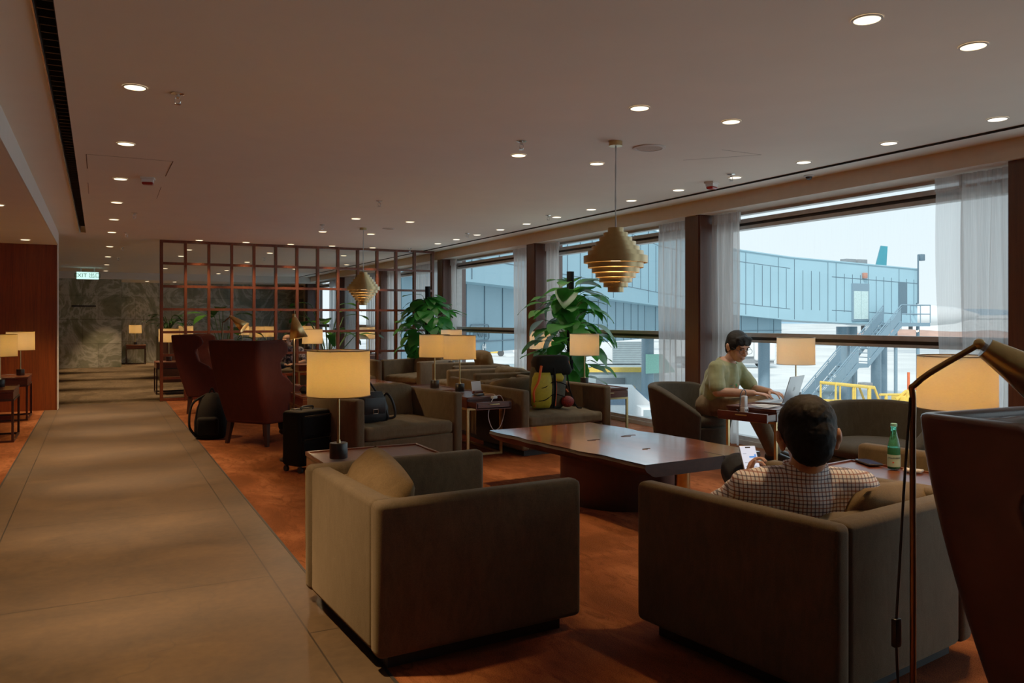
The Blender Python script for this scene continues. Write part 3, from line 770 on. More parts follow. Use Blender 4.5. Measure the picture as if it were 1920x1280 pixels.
# table lamps
lamps = []
def lamp():
    t = thing('table_lamp', 'x', 'table lamp', (0, 0, .535), 0)
    b = new(); lathe(b, [(.044, 0), (.046, .003), (.046, .076), (.044, .079)], 32); obj('lamp_base', b, M['blackmetal'], t)
    b = new(); lathe(b, [(.0065, .079), (.0065, .50)], 12); lathe(b, [(.011, .079), (.009, .095)], 12); obj('stem', b, M['brass'], t)
    b = new(); lathe(b, [(.160, .322), (.158, .553)], 64, cap=False); o = obj('lamp_shade', b, M['shade'], t, 180)
    b = new()
    tube(b, [(.1605*math.cos(k*PI/24), .1605*math.sin(k*PI/24), .322) for k in range(48)], .0025, 6, closed=True)
    obj('shade_ring', b, M['bronze'], t); b = new()
    tube(b, [(.1585*math.cos(k*PI/24), .1585*math.sin(k*PI/24), .553) for k in range(48)], .0025, 6, closed=True)
    for k in range(3): a = k*2*PI/3; tube(b, [(0, 0, .53), (.158*math.cos(a), .158*math.sin(a), .548)], .002, 5)
    obj('shade_ring', b, M['bronze'], t)
    b = new(); ball(b, (0, 0, .44), .03); obj('bulb', b, M['bulb'], t)
    return t
l0 = lamp()
LP = [(1.10, 4.07, .535, 'nearest lit table lamp with cream drum shade, behind the foreground armchair', 3.0),
      (3.17, 7.25, .535, 'lit lamp between the handbag and backpack armchairs, right and nearer of the pair', 2.4),
      (3.11, 7.76, .535, 'lit table lamp, left and farther one of the middle pair', 2.4),
      (4.70, 7.37, .535, 'lit table lamp in front of the large plant, beside the hiking backpack', 2.4),
      (5.20, 9.2, .535, 'lit table lamp half hidden behind the leaves of the large plant', 2.4),
      (4.76, 11.20, .535, 'small lit table lamp peeking over the middle pair of lamps', 2.2),
      (5.405, 5.06, .535, 'lit table lamp standing before the silver laptop by the window', 2.6),
      (3.36, 2.23, .535, 'lit table lamp at right behind the wingback chair and reading lamp', 3.2),
      (3.05, 12.85, .535, 'lit table lamp just left of the near lamp, before the grid screen', 2.2),
      (-.92, 9.98, .535, 'lit table lamp at the very left edge of the photo', 2.6),
      (-.877, 11.90, .535, 'lit table lamp before the red-brown wall at left', 2.6),
      (1.07, 14.8, .535, 'lit table lamp behind the left post of the grid screen', 2.2),
      (.92, 24.6, .535, 'lit table lamp on the console before the far marble wall', 2.4)]
for k, (x, y, z, l, e) in enumerate(LP):
    if k == 0: l0.location = (x, y, z); l0['label'] = l
    else: dup(l0, (x, y, z), k*.7, l)
    lamps.append((x, y, z+.44, e))
FAR = [(1.85, 20.4, 'behind the screen above the rear wingback chair'), (3.15, 20.5, 'farthest behind the screen, above the front wingback chair'),
       (3.05, 17.9, 'behind the screen, left of a pair above the front wingback'), (3.3, 18.2, 'behind the screen, right of a pair above the front wingback'),
       (4.42, 19.0, 'behind the middle of the screen beside the white curtains'), (4.72, 15.4, 'behind the right part of the screen, beside the tall plant'), (5.0, 16.1, 'behind the right end of the screen, near the curtains')]
for k, (x, y, l) in enumerate(FAR):
    tt = side_table('dark table under the lamp '+l, (x, y), 0, .42, .46, drawer=False, metal='darkwood')
    dup(l0, (x, y, .535), k, 'lit cream lamp '+l); lamps.append((x, y, .975, 2.2))
for x, y, z, e in lamps:
    L = bpy.data.lights.new('bulb', 'POINT'); L.energy = e*LK; L.color = (1, .385, .03); L.shadow_soft_size = .032
    o = bpy.data.objects.new('lamp_glow', L); col.objects.link(o); o.location = (x, y, z)

# coffee tables: live-edge slab on a dark drum
def coffee(label, loc, rz=0):
    t = thing('coffee_table', label, 'coffee table', (loc[0], loc[1], 0), rz)
    hw, hl = .47, .86; n = 26
    def edge(s, v, q):   # long live edges at x=+-hw
        y = -hl+2*hl*v
        return s*(hw+.045*math.sin(3.1*v+1.2*s)+.018*noise.noise(V((s*3, v*7, 0)))*2-q)
    b = new(); rows = []
    prof = [(.0, .405), (.004, .400), (-.006, .382), (.012, .36), (.05, .332), (.075, .325)]
    for j in range(n+1):
        v = j/n; y = -hl+2*hl*v; row = []
        jit = lambda k: .010*noise.noise(V((v*22, k*2.3, 1)))
        for k, (q, z) in enumerate(reversed(prof)): row.append(V((edge(-1, v, q+jit(k) if z < .4 else q), y, z)))
        for k in range(1, 8):
            u = k/8; row.append(V((edge(-1, v, 0)*(1-u)+edge(1, v, 0)*u, y, .405)))
        for k, (q, z) in enumerate(prof): row.append(V((edge(1, v, q+jit(k+9) if z < .4 else q), y, z)))
        rows.append(row)
    rings(b, rows, True, True)
    for f in b.faces:
        if abs(f.normal.z) < .9: pass
    o = obj('slab', b, [M['slab'], M['bark']], t, 28)
    for p in o.data.polygons:
        if p.center.z < .3995 or abs(p.normal.z) < .5: p.material_index = 1
    b = new(); lathe(b, [(.36, 0), (.40, .0), (.405, .01), (.405, .325), (.36, .325)], 64, (.02, -.02, 0), sx=.95, sy=1.05); obj('drum_base', b, M['drum'], t)
    b = new(); cyl(b, (.13, -.56, 0), .05, .326, 28); obj('brass_post', b, M['brass'], t)
    for cx, cy, a, sz in ((-.12, .06, .5, .05), (.22, .10, -.2, .06), (-.05, -.42, .3, .03)):
        pts = [(cx+sz*1.0*math.cos(k*PI/8)*(1+.2*math.sin(3*k)), cy+sz*.34*math.sin(k*PI/8), .4055) for k in range(13)]
        b = new(); tube(b, pts, .003, 5); obj('knot', b, M['blackmetal'], t)
    line_ = [(edge(1, .13, 0)-.12-.02*k, -.72+.05*k-.14, .4055) for k in range(1)]
    b = new(); box(b, (.20, -hl+.09, .404), (.004, .17, .004)); box(b, (.20, -hl-.001, .37), (.005, .004, .07)); obj('split', b, M['black'], t)
    return t
coffee('large live-edge walnut coffee table on a dark drum, between the near armchairs', (3.20, 4.645), R(3))
coffee('farther live-edge wooden coffee table behind the handbag armchair', (3.05, 10.05), R(180))

# wingback chairs
def wingback(label, loc, head, outer='wingout', inner='leather'):
    t = thing('wingback_chair', label, 'armchair', (loc[0], loc[1], 0), R(head))
    def keys(v, ks):
        for (a, x), (c, y) in zip(ks, ks[1:]):
            if v <= c: u = (v-a)/(c-a); u = u*u*(3-2*u); return x+(y-x)*u
        return ks[-1][1]
    FY = [(0, .34), (.26, .35), (.36, .31), (.47, .06), (.60, -.09), (.74, -.12), (.88, -.02), (.95, -.04), (1, -.12)]
    def shell(v):
        z = .22+.82*v; yb = -.25-.19*(1-(1-v)**1.55); w = .285+.055*v; yf = keys(v, FY); rc = .055
        pts = []
        for k in range(9): pts.append((-w-.02*v*(1-k/8), yf+(yb+rc-yf)*k/8))
        for k in range(1, 5): a = PI+k*(PI/2)/5; pts.append((-w+rc+rc*math.cos(a), yb+rc+rc*math.sin(a)))
        for k in range(9): pts.append((-w+rc+(2*w-2*rc)*k/8, yb))
        for k in range(1, 5): a = 1.5*PI+k*(PI/2)/5; pts.append((w-rc+rc*math.cos(a), yb+rc+rc*math.sin(a)))
        for k in range(9): pts.append((w+.02*v*(k/8), yb+rc+(yf-yb-rc)*k/8))
        return [V((x, y, z)) for x, y in pts]
    b = new(); rings(b, [shell(j/26) for j in range(27)], False, False)
    o = obj('shell', b, [M[outer], M[inner], M[inner]], t, 180)
    s = o.modifiers.new('thick', 'SOLIDIFY'); s.thickness = .045; s.offset = -1; s.material_offset = 1; s.material_offset_rim = 0
    # keep the outside on the outer side
    bb = bmesh.new(); bb.from_mesh(o.data); f = min(bb.faces, key=lambda f: f.calc_center_median().y+abs(f.calc_center_median().x))
    if f.normal.y > 0:
        for g in bb.faces: g.normal_flip()
    bb.to_mesh(o.data); bb.free()
    bv = o.modifiers.new('soft', 'BEVEL'); bv.width = .012; bv.segments = 2; bv.limit_method = 'ANGLE'; bv.angle_limit = R(50)
    b = new(); bx(b, -.26, .26, -.26, .33, .215, .36, .03, 3); obj('seat_base', b, M[outer], t)
    b = new(); slabcushion(b, -.245, .245, -.24, .35, .36, .46, .02, .035, .004, 3, 12); obj('seat_cushion', b, M[inner], t, 180)
    b = new(); slabcushion(b, -.255, .255, -.05, .05, -.22, .22, .0, .04, .006, 5, 12); bmesh.ops.transform(b, matrix=T((0, -.265, .67)) @ RX(R(13)), verts=b.verts[:]); obj('backrest_cushion', b, M[inner], t, 180)
    b = new(); slabcushion(b, -.24, .24, -.05, .05, -.085, .085, 0, .045, .004, 7, 10); bmesh.ops.transform(b, matrix=T((0, -.315, .945)) @ RX(R(10)), verts=b.verts[:]); obj('headrest', b, M[inner], t, 180)
    for sx in (-1, 1):
        for sy, yy in ((-1, -.21), (1, .27)):
            b = new(); x = sx*.235
            rings(b, [[V((x+a*r+sx*q, yy+c*r+sy*q*.8, z)) for a, c in ((-1, -1), (1, -1), (1, 1), (-1, 1))] for r, z, q in ((.026, .23, 0), (.016, .0, .03))]); obj('leg', b, M['darkwood'], t)
    return t
wingback('front oxblood wingback chair seen from behind beside the stone aisle', (1.50, 8.40), -54)
wingback('rear oxblood wingback chair with brown leather inside, before the grid screen', (1.37, 11.5), -112)
wingback('dark wine leather wingback chair cut off in the right foreground', (2.41, 1.07), 176, 'wine', 'wine')
bpy.data.objects['wingback_chair.002'].scale = (1, 1, .94)

# tub chairs
def tub(label, loc, head):
    t = thing('tub_chair', label, 'armchair', (loc[0], loc[1], 0), R(head))
    A = R(128); n = 40
    def pt(u, v):
        a = -A+2*A*u; c = abs(a)/A
        h = .64-.03*c-.22*max(0, (c-.45)/.55)**1.6
        z = .05+(h-.05)*v; r = .30+.085*v**.8
        th = -PI/2+a
        wr = .004*math.sin(60*u)*max(0, v-.6)
        return V(((r+wr)*math.cos(th)*1.04, (r+wr)*math.sin(th), z))
    b = new(); surf(b, pt, n, 12)
    o = obj('shell', b, M['tub'], t, 180)
    s = o.modifiers.new('thick', 'SOLIDIFY'); s.thickness = .085; s.offset = 0
    bv = o.modifiers.new('soft', 'BEVEL'); bv.width = .034; bv.segments = 4; bv.limit_method = 'ANGLE'; bv.angle_limit = R(50)
    b = new(); lathe(b, [(.30, .03), (.315, .06), (.335, .25), (.32, .262), (.01, .263)], 40, sx=.98); obj('seat_base', b, M['tub'], t)
    b = new(); lathe(b, [(.28, .264), (.325, .275), (.335, .31), (.325, .345), (.27, .37), (.12, .385), (.01, .387)], 40, sx=.96); obj('seat_cushion', b, M['tub'], t, 180)
    b = new(); lathe(b, [(.26, 0), (.27, .05)], 32); obj('plinth', b, M['plinth'], t)
tub('rounded brown-grey tub chair holding the man in the green shirt', (5.0, 5.93), 203)
tub('empty rounded brown-grey tub chair by the window, right of the laptop table', (4.98, 3.93), 112)

# reading lamps: brass cone on a bent arm
def reading_lamp(label, loc, head, J, tip, e=1.5, elbow=None, cone=(.028, .075, .21), cord=False, m='brass', pr=.0085, pm='bronze'):
    t = thing('reading_lamp', label, 'floor lamp', (loc[0], loc[1], 0), R(head))
    b = new(); lathe(b, [(.12, 0), (.125, .004), (.12, .016), (.02, .022)], 40); obj('lamp_base', b, M['blackmetal'], t)
    path = [(0, 0, .02), (0, 0, .5), (0, 0, elbow[2]-.08 if elbow else J[2]-.02)]+([elbow] if elbow else [])+[J]
    b = new(); tube(b, bez(path, 8), pr, 12); obj('pole', b, M[pm], t)
    b = new(); ball(b, J, .016); obj('joint', b, M[m], t)
    d = (V(tip)-V(J)).normalized(); a, c = frame_of(d); r0, r1, ln = cone
    Mx = Matrix(((a.x, c.x, d.x, J[0]), (a.y, c.y, d.y, J[1]), (a.z, c.z, d.z, J[2]), (0, 0, 0, 1)))
    b = new(); lathe(b, [(r0, .02), (r0+(r1-r0)*.30, ln*.40), (r1, ln+.02), (r1-.003, ln+.02), (r0+(r1-r0)*.30-.003, ln*.40), (r0-.003, .02)], 40, M=Mx, cap=False); obj('lamp_shade', b, M[m], t, 180)
    b = new(); lathe(b, [(r0, .018), (r0, .022)], 32, M=Mx); lathe(b, [(.012, 0), (.012, .03)], 14, M=Mx); obj('shade_cap', b, M['alu' if cord else m], t)
    L = bpy.data.lights.new('rl', 'POINT'); L.energy = e*.45; L.color = (1, .6, .3); L.shadow_soft_size = .02
    o = bpy.data.objects.new('reading_glow', L); col.objects.link(o)
    wm = T((loc[0], loc[1], 0)) @ RZ(R(head)); p = wm @ (V(J)+d*(ln*1.02)); o.location = p
    o.rotation_euler = (wm.to_3x3() @ d).to_track_quat('-Z', 'Y').to_euler()
    b = new(); ball(b, V(J)+d*ln*.55, .022); obj('bulb', b, M['bulb'], t)
    return t
reading_lamp('brass cone reading lamp on a thin pole right of the front wingback chair', (1.543, 7.196), 0, (0, 0, 1.285), (.05, -.03, 1.0), 18, None, (.020, .082, .19))
reading_lamp('brass cone reading lamp tilted over the rear wingback chair', (1.39, 10.62), 0, (.095, -.02, 1.285), (.30, -.14, 1.10), 10, (.03, -.005, 1.22), (.020, .075, .21))
fl = reading_lamp('brass reading lamp with bent arm in the right foreground, black cord down its pole', (2.126, 1.546), 0, (.132, -.115, 1.178), (.33, -.33, .98), 1.2, (.004, -.012, 1.065), (.030, .085, .26), True, 'brass', .0088, 'oldbrass')
b = new(); tube(b, bez([(-.009, .002, 1.02), (-.022, .010, .80), (-.034, .017, .55), (-.044, .022, .33), (-.036, .018, .12), (-.03, .012, .012)], 8), .004, 8); cd = obj('cord', b, M['blackplastic'], fl)
b = new(); box(b, (-.044, .022, .33), (.028, .018, .085), .005); obj('inline_switch', b, M['blackplastic'], cd)

# low cabinet beyond the screen
t = thing('cabinet', 'dark wooden service cabinet in the far aisle, left of the screen post', 'cabinet', (1.35, 17.4, 0))
b = new(); bx(b, -.25, .6, -.3, 1.2, 0, .88, .004); obj('body', b, M['drum'], t)
b = new(); bx(b, -.27, .62, -.32, 1.22, .88, .91, .003); obj('worktop', b, M['blackmetal'], t)
b = new()
for k in range(3): bx(b, -.256, -.25, -.28+k*.5, .18+k*.5, .08, .84)
obj('door', b, M['darkwood'], t)
# ---------------------------------------------------------------- plants
def climber(label, loc, H=1.82, n=86, seed=1, spread=.30, mat='leaf'):
    rnd = random.Random(seed)
    t = thing('potted_plant', label, 'plant', (loc[0], loc[1], 0))
    b = new(); lathe(b, [(.15, 0), (.17, .01), (.20, .30), (.225, .44), (.21, .44), (.19, .30)], 32); obj('planter', b, M['potdark'], t)
    b = new(); lathe(b, [(.19, .40), (.01, .41)], 24); obj('soil', b, M['soil'], t)
    b = new(); lathe(b, [(.042, .40), (.045, H-.3), (.045, H)], 20); obj('moss_pole', b, M['blackcloth'], t)
    b = new(); s = new()
    for k in range(n):
        f = (k+.5)/n; z = .50+(H-.70)*f**.9
        a = k*2.399+rnd.uniform(-.4, .4); wide = spread*(1.0 if f < .75 else 1.0-.55*(f-.75)/.25)*(.75+.35*math.sin(PI*min(1, f*1.25)))
        ln = wide*rnd.uniform(.45, 1.0)
        d = V((math.cos(a), math.sin(a), 0))
        p0 = V((.03*d.x, .03*d.y, z-.10)); p1 = d*ln+V((0, 0, z+rnd.uniform(.02, .12)))
        tube(s, bez([p0, (p0+p1)/2+V((0, 0, .05)), p1], 4), .0045, 5)
        L = rnd.uniform(.20, .36)*(1.12 if f > .5 else .95); W = L*rnd.uniform(.66, .86)
        dd = (d+V((rnd.uniform(-.4, .4), rnd.uniform(-.4, .4), rnd.uniform(-.55, .45)-.35*(1-f)))).normalized()
        leaf(b, p1, dd, V((0, 0, 1)), L, W, rnd.uniform(.35, 1.1), True, 7, rnd.uniform(-.05, .22))
    obj('stems', s, M['stem'], t); obj('foliage', b, M[mat], t, 180)
    return t
climber('large green climbing plant on a black pole behind the hiking backpack', (5.03, 8.2), 1.82, 104, 3, .36)
climber('smaller climbing plant on a black pole at the right end of the grid screen', (4.93, 12.62), 1.80, 108, 8, .38)
def strelitzia(label, loc, H, n, seed, lean=.35, L0=.45, W0=.16, pot=.42):
    rnd = random.Random(seed)
    t = thing('potted_plant', label, 'plant', (loc[0], loc[1], 0))
    b = new(); lathe(b, [(.16, 0), (.20, pot), (.18, pot), (.17, pot-.04)], 28); obj('planter', b, M['potdark'], t)
    b = new(); s = new()
    for k in range(n):
        a = k*2.4+rnd.uniform(-.3, .3); h = H*rnd.uniform(.55, 1); r = lean*rnd.uniform(.4, 1)
        d = V((math.cos(a), math.sin(a), 0)); p1 = d*r+V((0, 0, h))
        tube(s, bez([(0, 0, pot-.05), d*r*.35+V((0, 0, h*.6)), p1], 5), [.012]*5+[.009]*5+[.007], 6)
        leaf(b, p1, (d+V((0, 0, .5))).normalized(), V((0, 0, 1)), L0*rnd.uniform(.8, 1.2), W0*rnd.uniform(.8, 1.2), rnd.uniform(.7, 1.6), False, 8, .15)
    obj('stems', s, M['stem'], t); obj('foliage', b, M['leafdark'], t, 180)
strelitzia('tall dark banana-leaved plant behind the grid screen, left of the far pendant lamp', (3.95, 15.4), 1.55, 20, 4, .55, .55, .22)
strelitzia('dark broad-leaved plant behind the screen above the wingback chairs', (2.15, 16.2), 1.45, 11, 6, .34, .5, .22)
strelitzia('small dark bushy plant on the cabinet left of the screen post', (1.25, 17.3), .40, 22, 9, .16, .34, .06, .12)
bpy.data.objects['potted_plant.004'].location.z = .91

# ---------------------------------------------------------------- luggage and small things
t = thing('suitcase', 'black soft-sided wheeled suitcase standing beside the near lit lamp', 'suitcase', (1.54, 6.68, 0), R(28))
b = new(); bx(b, -.17, .17, -.11, .12, .05, .50, .035, 4); bx(b, -.15, .15, -.135, -.10, .08, .27, .02, 3); bx(b, -.15, .15, -.135, -.10, .29, .46, .02, 3); obj('body', b, M['blackcloth'], t)
b = new(); tube(b, bez([(-.06, .0, .50), (-.055, 0, .525), (.055, 0, .525), (.06, 0, .50)], 5), .008, 8); bx(b, -.09, .09, .05, .10, .495, .508, .004); obj('handle', b, M['blackplastic'], t)
for sx in (-1, 1):
    for y in (-.08, .09):
        b = new(); lathe(b, [(.024, -.012), (.026, 0), (.024, .012)], 16, M=T((sx*.14, y, .026)) @ RY(R(90))); obj('wheel', b, M['tyre'], t)
b = new()
for z in (.28, .47): tube(b, [(-.14, -.136, z-.005), (.14, -.136, z-.005)], .003, 6)
tube(b, [(.172, -.06, .10), (.172, -.06, .46), (.172, .07, .46)], .003, 6); box(b, (.12, -.14, .262), (.012, .006, .03), .002); obj('zip', b, M['bronze'], t)

t = thing('handbag', 'black leather handbag with a silver buckle on the wide armchair seat', 'handbag', (2.04, 6.56, .385), R(12))
b = new(); rings(b, [[V((x*sx, y*sy, z)) for x, y in ((-.15, -.06), (-.05, -.085), (.05, -.085), (.15, -.06), (.15, .06), (.05, .085), (-.05, .085), (-.15, .06))] for z, sx, sy in ((0, .92, .9), (.02, 1, 1), (.12, .95, .95), (.20, .82, .6), (.25, .7, .32))]); o = obj('body', b, M['blackleather'], t, 60)
b = new(); bx(b, -.10, .10, -.094, -.078, .07, .21, .006); obj('flap', b, M['blackleather'], t)
b = new(); tube(b, [(-.022, -.10, .075), (.022, -.10, .075), (.022, -.10, .11), (-.022, -.10, .11)], .004, 8, closed=True); obj('buckle', b, M['chrome'], t)
b = new(); tube(b, bez([(.11, 0, .16), (.15, -.02, .23), (.19, -.06, .15), (.19, -.09, .04), (.13, -.07, .02)], 8), .011, 8); tube(b, bez([(-.10, 0, .22), (-.05, .06, .38), (.03, .05, .32), (.11, -.04, .14), (.14, -.07, .03)], 8), .009, 8); obj('strap', b, M['blackleather'], t)

t = thing('backpack', 'black backpack slumped on the carpet left of the front wingback chair', 'backpack', (1.05, 8.93, 0), R(-20))
b = new(); rings(b, [[V((.15*s*math.cos(k*PI/8), y0+.13*s*math.sin(k*PI/8), z)) for k in range(16)] for z, s, y0 in ((.0, .9, 0), (.04, 1.1, 0), (.18, 1.12, .01), (.32, .98, .03), (.42, .72, .05), (.47, .35, .06))]); obj('body', b, M['blackcloth'], t, 180)
b = new(); bx(b, -.11, .11, -.165, -.10, .04, .24, .04, 4); obj('pocket', b, M['blackcloth'], t)
b = new(); tube(b, bez([(-.06, .03, .45), (-.17, -.06, .36), (-.18, -.13, .15), (-.12, -.10, .03)], 8), .013, 8); tube(b, bez([(-.03, .06, .46), (0, .06, .52), (.03, .06, .46)], 6), .008, 6); obj('strap', b, M['blackcloth'], t)

t = thing('hiking_backpack', 'big yellow and olive hiking backpack with orange straps on an armchair', 'backpack', (3.86, 6.72, .385), R(-12))
def bag(prof, n=20, p=3.2):
    rs = []
    for z, hx, hy, cx, cy in prof:
        r = []
        for k in range(n):
            a = 2*PI*k/n; c, s = math.cos(a), math.sin(a)
            r.append(V((cx+hx*math.copysign(abs(c)**(2/p), c), cy+hy*math.copysign(abs(s)**(2/p), s), z)))
        rs.append(r)
    return rs
b = new(); rings(b, bag([(0, .12, .08, 0, 0), (.03, .155, .115, 0, 0), (.18, .17, .125, 0, 0), (.32, .175, .12, .01, .01), (.40, .165, .105, .02, .02), (.44, .12, .07, .03, .03)])); obj('body', b, M['olive'], t, 180)
b = new(); rings(b, bag([(.33, .16, .11, .05, 0), (.37, .185, .125, .05, .0), (.45, .175, .120, .03, .01), (.50, .165, .10, .045, .02), (.515, .13, .07, .05, .02)], 24, 4.5)); obj('lid', b, M['darkolive'], t, 180)
b = new(); rings(b, bag([(.02, .08, .04, -.095, -.10), (.06, .095, .06, -.095, -.112), (.22, .098, .065, -.092, -.115), (.31, .09, .058, -.088, -.112), (.355, .075, .03, -.08, -.10)])); obj('pocket', b, M['yellow'], t, 180)
b = new(); rings(b, bag([(.27, .04, .02, .075, -.118), (.31, .05, .025, .08, -.115), (.345, .03, .012, .08, -.105)])); obj('bottle_pocket', b, M['yellow'], t, 180)
b = new()
tube(b, bez([(-.165, -.14, .04), (-.185, -.165, .18), (-.14, -.17, .28), (-.10, -.13, .42)], 6), .012, 6); tube(b, bez([(.035, -.135, .04), (.04, -.15, .2), (.04, -.135, .30)], 6), .008, 6)
tube(b, [(.19, -.06, .46), (.20, -.06, .42)], .012, 6); tube(b, [(.17, -.06, .19), (.19, -.07, .16)], .008, 6); obj('strap', b, M['orange'], t)
b = new()
for z in (.10, .22): tube(b, bez([(-.17, -.16, z-.01), (-.08, -.178, z), (.02, -.15, z+.05), (.14, -.13, z+.02), (.18, -.06, z-.02)], 5), .005, 6)
tube(b, bez([(.02, -.14, .02), (.03, -.16, .2), (.02, -.15, .40)], 6), .011, 6); tube(b, bez([(.18, -.04, .40), (.21, -.05, .2), (.26, -.10, .03), (.30, -.14, .01)], 6), .007, 6); obj('cord', b, M['blackcloth'], t)
b = new(); ball(b, (.165, -.12, .075), (.065, .05, .055)); obj('mesh_pouch', b, M['redmesh'], t)

def bottle(label, loc, h=.205, full=True, wl=.095, name_text=False):
    t = thing('water_bottle', label, 'bottle', loc)
    k = h/.205
    prof = [(.024, 0), (.0275, .004), (.0275, .085), (.026, .105), (.019, .135), (.0125, .165), (.0115, .188), (.0135, .190), (.0135, .196), (.011, .197)]
    b = new(); lathe(b, [(r*k, z*k) for r, z in prof], 40); obj('bottle_body', b, M['bottle'], t, 180)
    b = new(); lathe(b, [(r*k*.93, z*k) for r, z in [(.0235, .003), (.0268, .006), (.0268, .084), (.0262, wl)]], 32); obj('water', b, M['water'], t)
    b = new(); lathe(b, [(.0280*k, .012*k), (.0280*k, .066*k)], 40, cap=False); obj('label_band', b, M['bottlelabel'], t)
    b = new(); lathe(b, [(.0138*k, .194*k), (.0140*k, .205*k), (.012*k, .207*k)], 28); obj('cap', b, M['mint'] if not full else M['bottle'], t)
    if name_text:
        rzv = R(-35)
        m0 = RZ(-rzv)
        text('label_print', 'S.PELLEGRINO', .0098*k, M['labeltext'], t, RZ(R(-50)) @ T((0, 0, .052*k)), .0004, bend=.0285*k)
        b = new()
        pts = []
        for j in range(10):
            r = (.006 if j % 2 == 0 else .0025)*k; pts.append((r*math.sin(j*PI/5)/(.0288*k), .032*k+r*math.cos(j*PI/5)))
        vs = [b.verts.new((.0288*k*math.sin(a+R(-58)), -.0288*k*math.cos(a+R(-58)), z)) for a, z in pts]; b.faces.new(vs); obj('label_star', b, M['redstar'], t, 0)
    return t
bottle('green glass bottle of sparkling water, half full, on the walnut table at right', (3.385, 2.563, .534), .215, False, .098, True)
bottle('small green bottle on the second dark side table at the left edge', (-1.14, 11.84, .534), .24, True, .09)
t = thing('drinking_glass', 'pale glass of water at the extreme left edge on the nearest dark table', 'glass', (-.985, 10.16, .534))
b = new(); lathe(b, [(.026, 0), (.034, .11), (.031, .11), (.024, .008)], 28); obj('tumbler', b, M['clear'], t, 180)
t = thing('phone', 'black phone lying flat beside the green bottle', 'phone', (3.40, 2.715, .534), R(-25))
b = new(); bx(b, -.036, .036, -.075, .075, 0, .009, .004, 3); obj('phone_body', b, M['blackplastic'], t)
b = new(); bx(b, -.032, .032, -.07, .07, .009, .0098); obj('screen', b, plain('dark_blue_glass', srgb(40, 60, 110), .08), t)
b = new(); box(b, (3.405, 2.475, .5395), (.05, .08, .010), .003, rz=R(20)); tag(obj('napkin', b, M['paper']), 'folded pale napkin beside the foot of the green bottle', 'napkin')
# things on the open-drawer table
t = thing('menu_stand', 'tilted white card in a small wooden holder beside the middle lamp', 'menu stand', (3.235, 6.98, .534), R(8))
b = new(); bx(b, -.05, .05, -.03, .02, 0, .03, .003); obj('holder', b, M['tablewood'], t)
b = new(); box(b, (0, .0, .065), (.105, .003, .11), M=RX(R(-14))); obj('card', b, M['whiteplastic'], t)
t = thing('power_bank', 'black charger block with white cable on the open-drawer side table', 'charger', (3.17, 6.80, .534), R(15))
b = new(); bx(b, -.045, .045, -.03, .03, 0, .018, .005); obj('body', b, M['blackplastic'], t)
b = new(); tube(b, bez([(.04, -.02, .012), (.02, -.20, .02), (-.05, -.24, -.03), (-.10, -.25, -.16), (-.04, -.25, -.29), (.05, -.25, -.26), (.10, -.25, -.10), (.06, -.24, .01), (.0, -.22, .006)], 10), .0032, 7); obj('cable', b, M['whiteplastic'], t)
b = new(); bx(b, -.025, .025, -.235, -.195, -.012, .012, .005); obj('plug', b, M['whiteplastic'], t)
# laptop
t = thing('laptop', 'open silver laptop the man in green is typing on', 'laptop', (5.18, 5.07, .534), R(203))
b = new(); bx(b, -.165, .165, -.12, .115, 0, .014, .004, 2); obj('keyboard_deck', b, M['alu'], t)
b = new(); bx(b, -.14, .14, .0, .09, .0142, .0148); obj('keys', b, M['blackplastic'], t)
lidM = T((0, .118, .012)) @ RX(R(-17))
b = new(); bx(b, -.165, .165, -.004, .004, 0, .232, .003, 2, lidM); lid = obj('lid', b, M['alu'], t)
b = new(); bx(b, -.158, .158, -.0055, -.004, .008, .225, M=lidM); obj('screen', b, emit('laptop_screen', (.5, .6, .75, 1), .5), lid)
b = new()
pts = [(.0, .016), (.008, .020), (.016, .017), (.019, .012), (.0145, .006), (.014, -.001), (.019, -.008), (.014, -.017), (.007, -.021), (0, -.019), (-.007, -.021), (-.015, -.015), (-.020, -.004), (-.019, .010), (-.012, .019), (-.005, .019)]
b.faces.new([b.verts.new(lidM @ V((x, .0047, .118+z))) for x, z in pts])
b.faces.new([b.verts.new(lidM @ V((x, .0047, .118+z))) for x, z in ((.001, .021), (.002, .028), (.009, .034), (.009, .027))]); obj('logo', b, plain('mirror_grey_logo', (.06, .07, .08, 1), .2, .5), lid, 0)
# adapter tower with cable, papers
t = thing('charging_adapter', 'white upright plug adapter with black cable on the open table drawer', 'charger', (4.60, 4.84, .50), R(12))
b = new(); bx(b, -.025, .025, -.022, .022, .0, .045, .005); bx(b, -.020, .020, -.018, .018, .045, .135, .005); obj('adapter', b, M['whiteplastic'], t)
b = new(); bx(b, -.015, -.005, -.0235, -.021, .015, .03); bx(b, .005, .015, -.0235, -.021, .015, .03); obj('sockets', b, M['blackplastic'], t)
b = new(); tube(b, bez([(.01, 0, .133), (.02, 0, .165), (-.01, .0, .185), (-.05, .0, .15), (-.06, 0, .06), (-.07, .01, .01), (-.05, .02, .02), (-.08, .02, .03)], 8), .004, 7); obj('cable', b, M['blackplastic'], t)
b = new()
for k, (x, y, a) in enumerate(((4.84, 4.84, .3), (4.90, 4.86, .1), (4.86, 4.92, -.2))): box(b, (x, y, .536+.003*k), (.15, .10, .002), rz=a)
tag(obj('papers', b, M['paper']), 'loose papers on the table before the silver laptop', 'papers')
b = new(); box(b, (2.05, 7.62, .542), (.22, .16, .014), .003, rz=.4); tag(obj('notebook', b, M['paper']), 'pale notebook on the dark table by the front wingback chair', 'notebook')
b = new(); pillow(b, (1.83, 7.78, .565), (.22, .16, .07), None, 1, 10, 2.6, .03, 4); tag(obj('folded_scarf', b, M['blackcloth'], None, 180), 'crumpled dark cloth on the table by the front wingback chair', 'cloth')
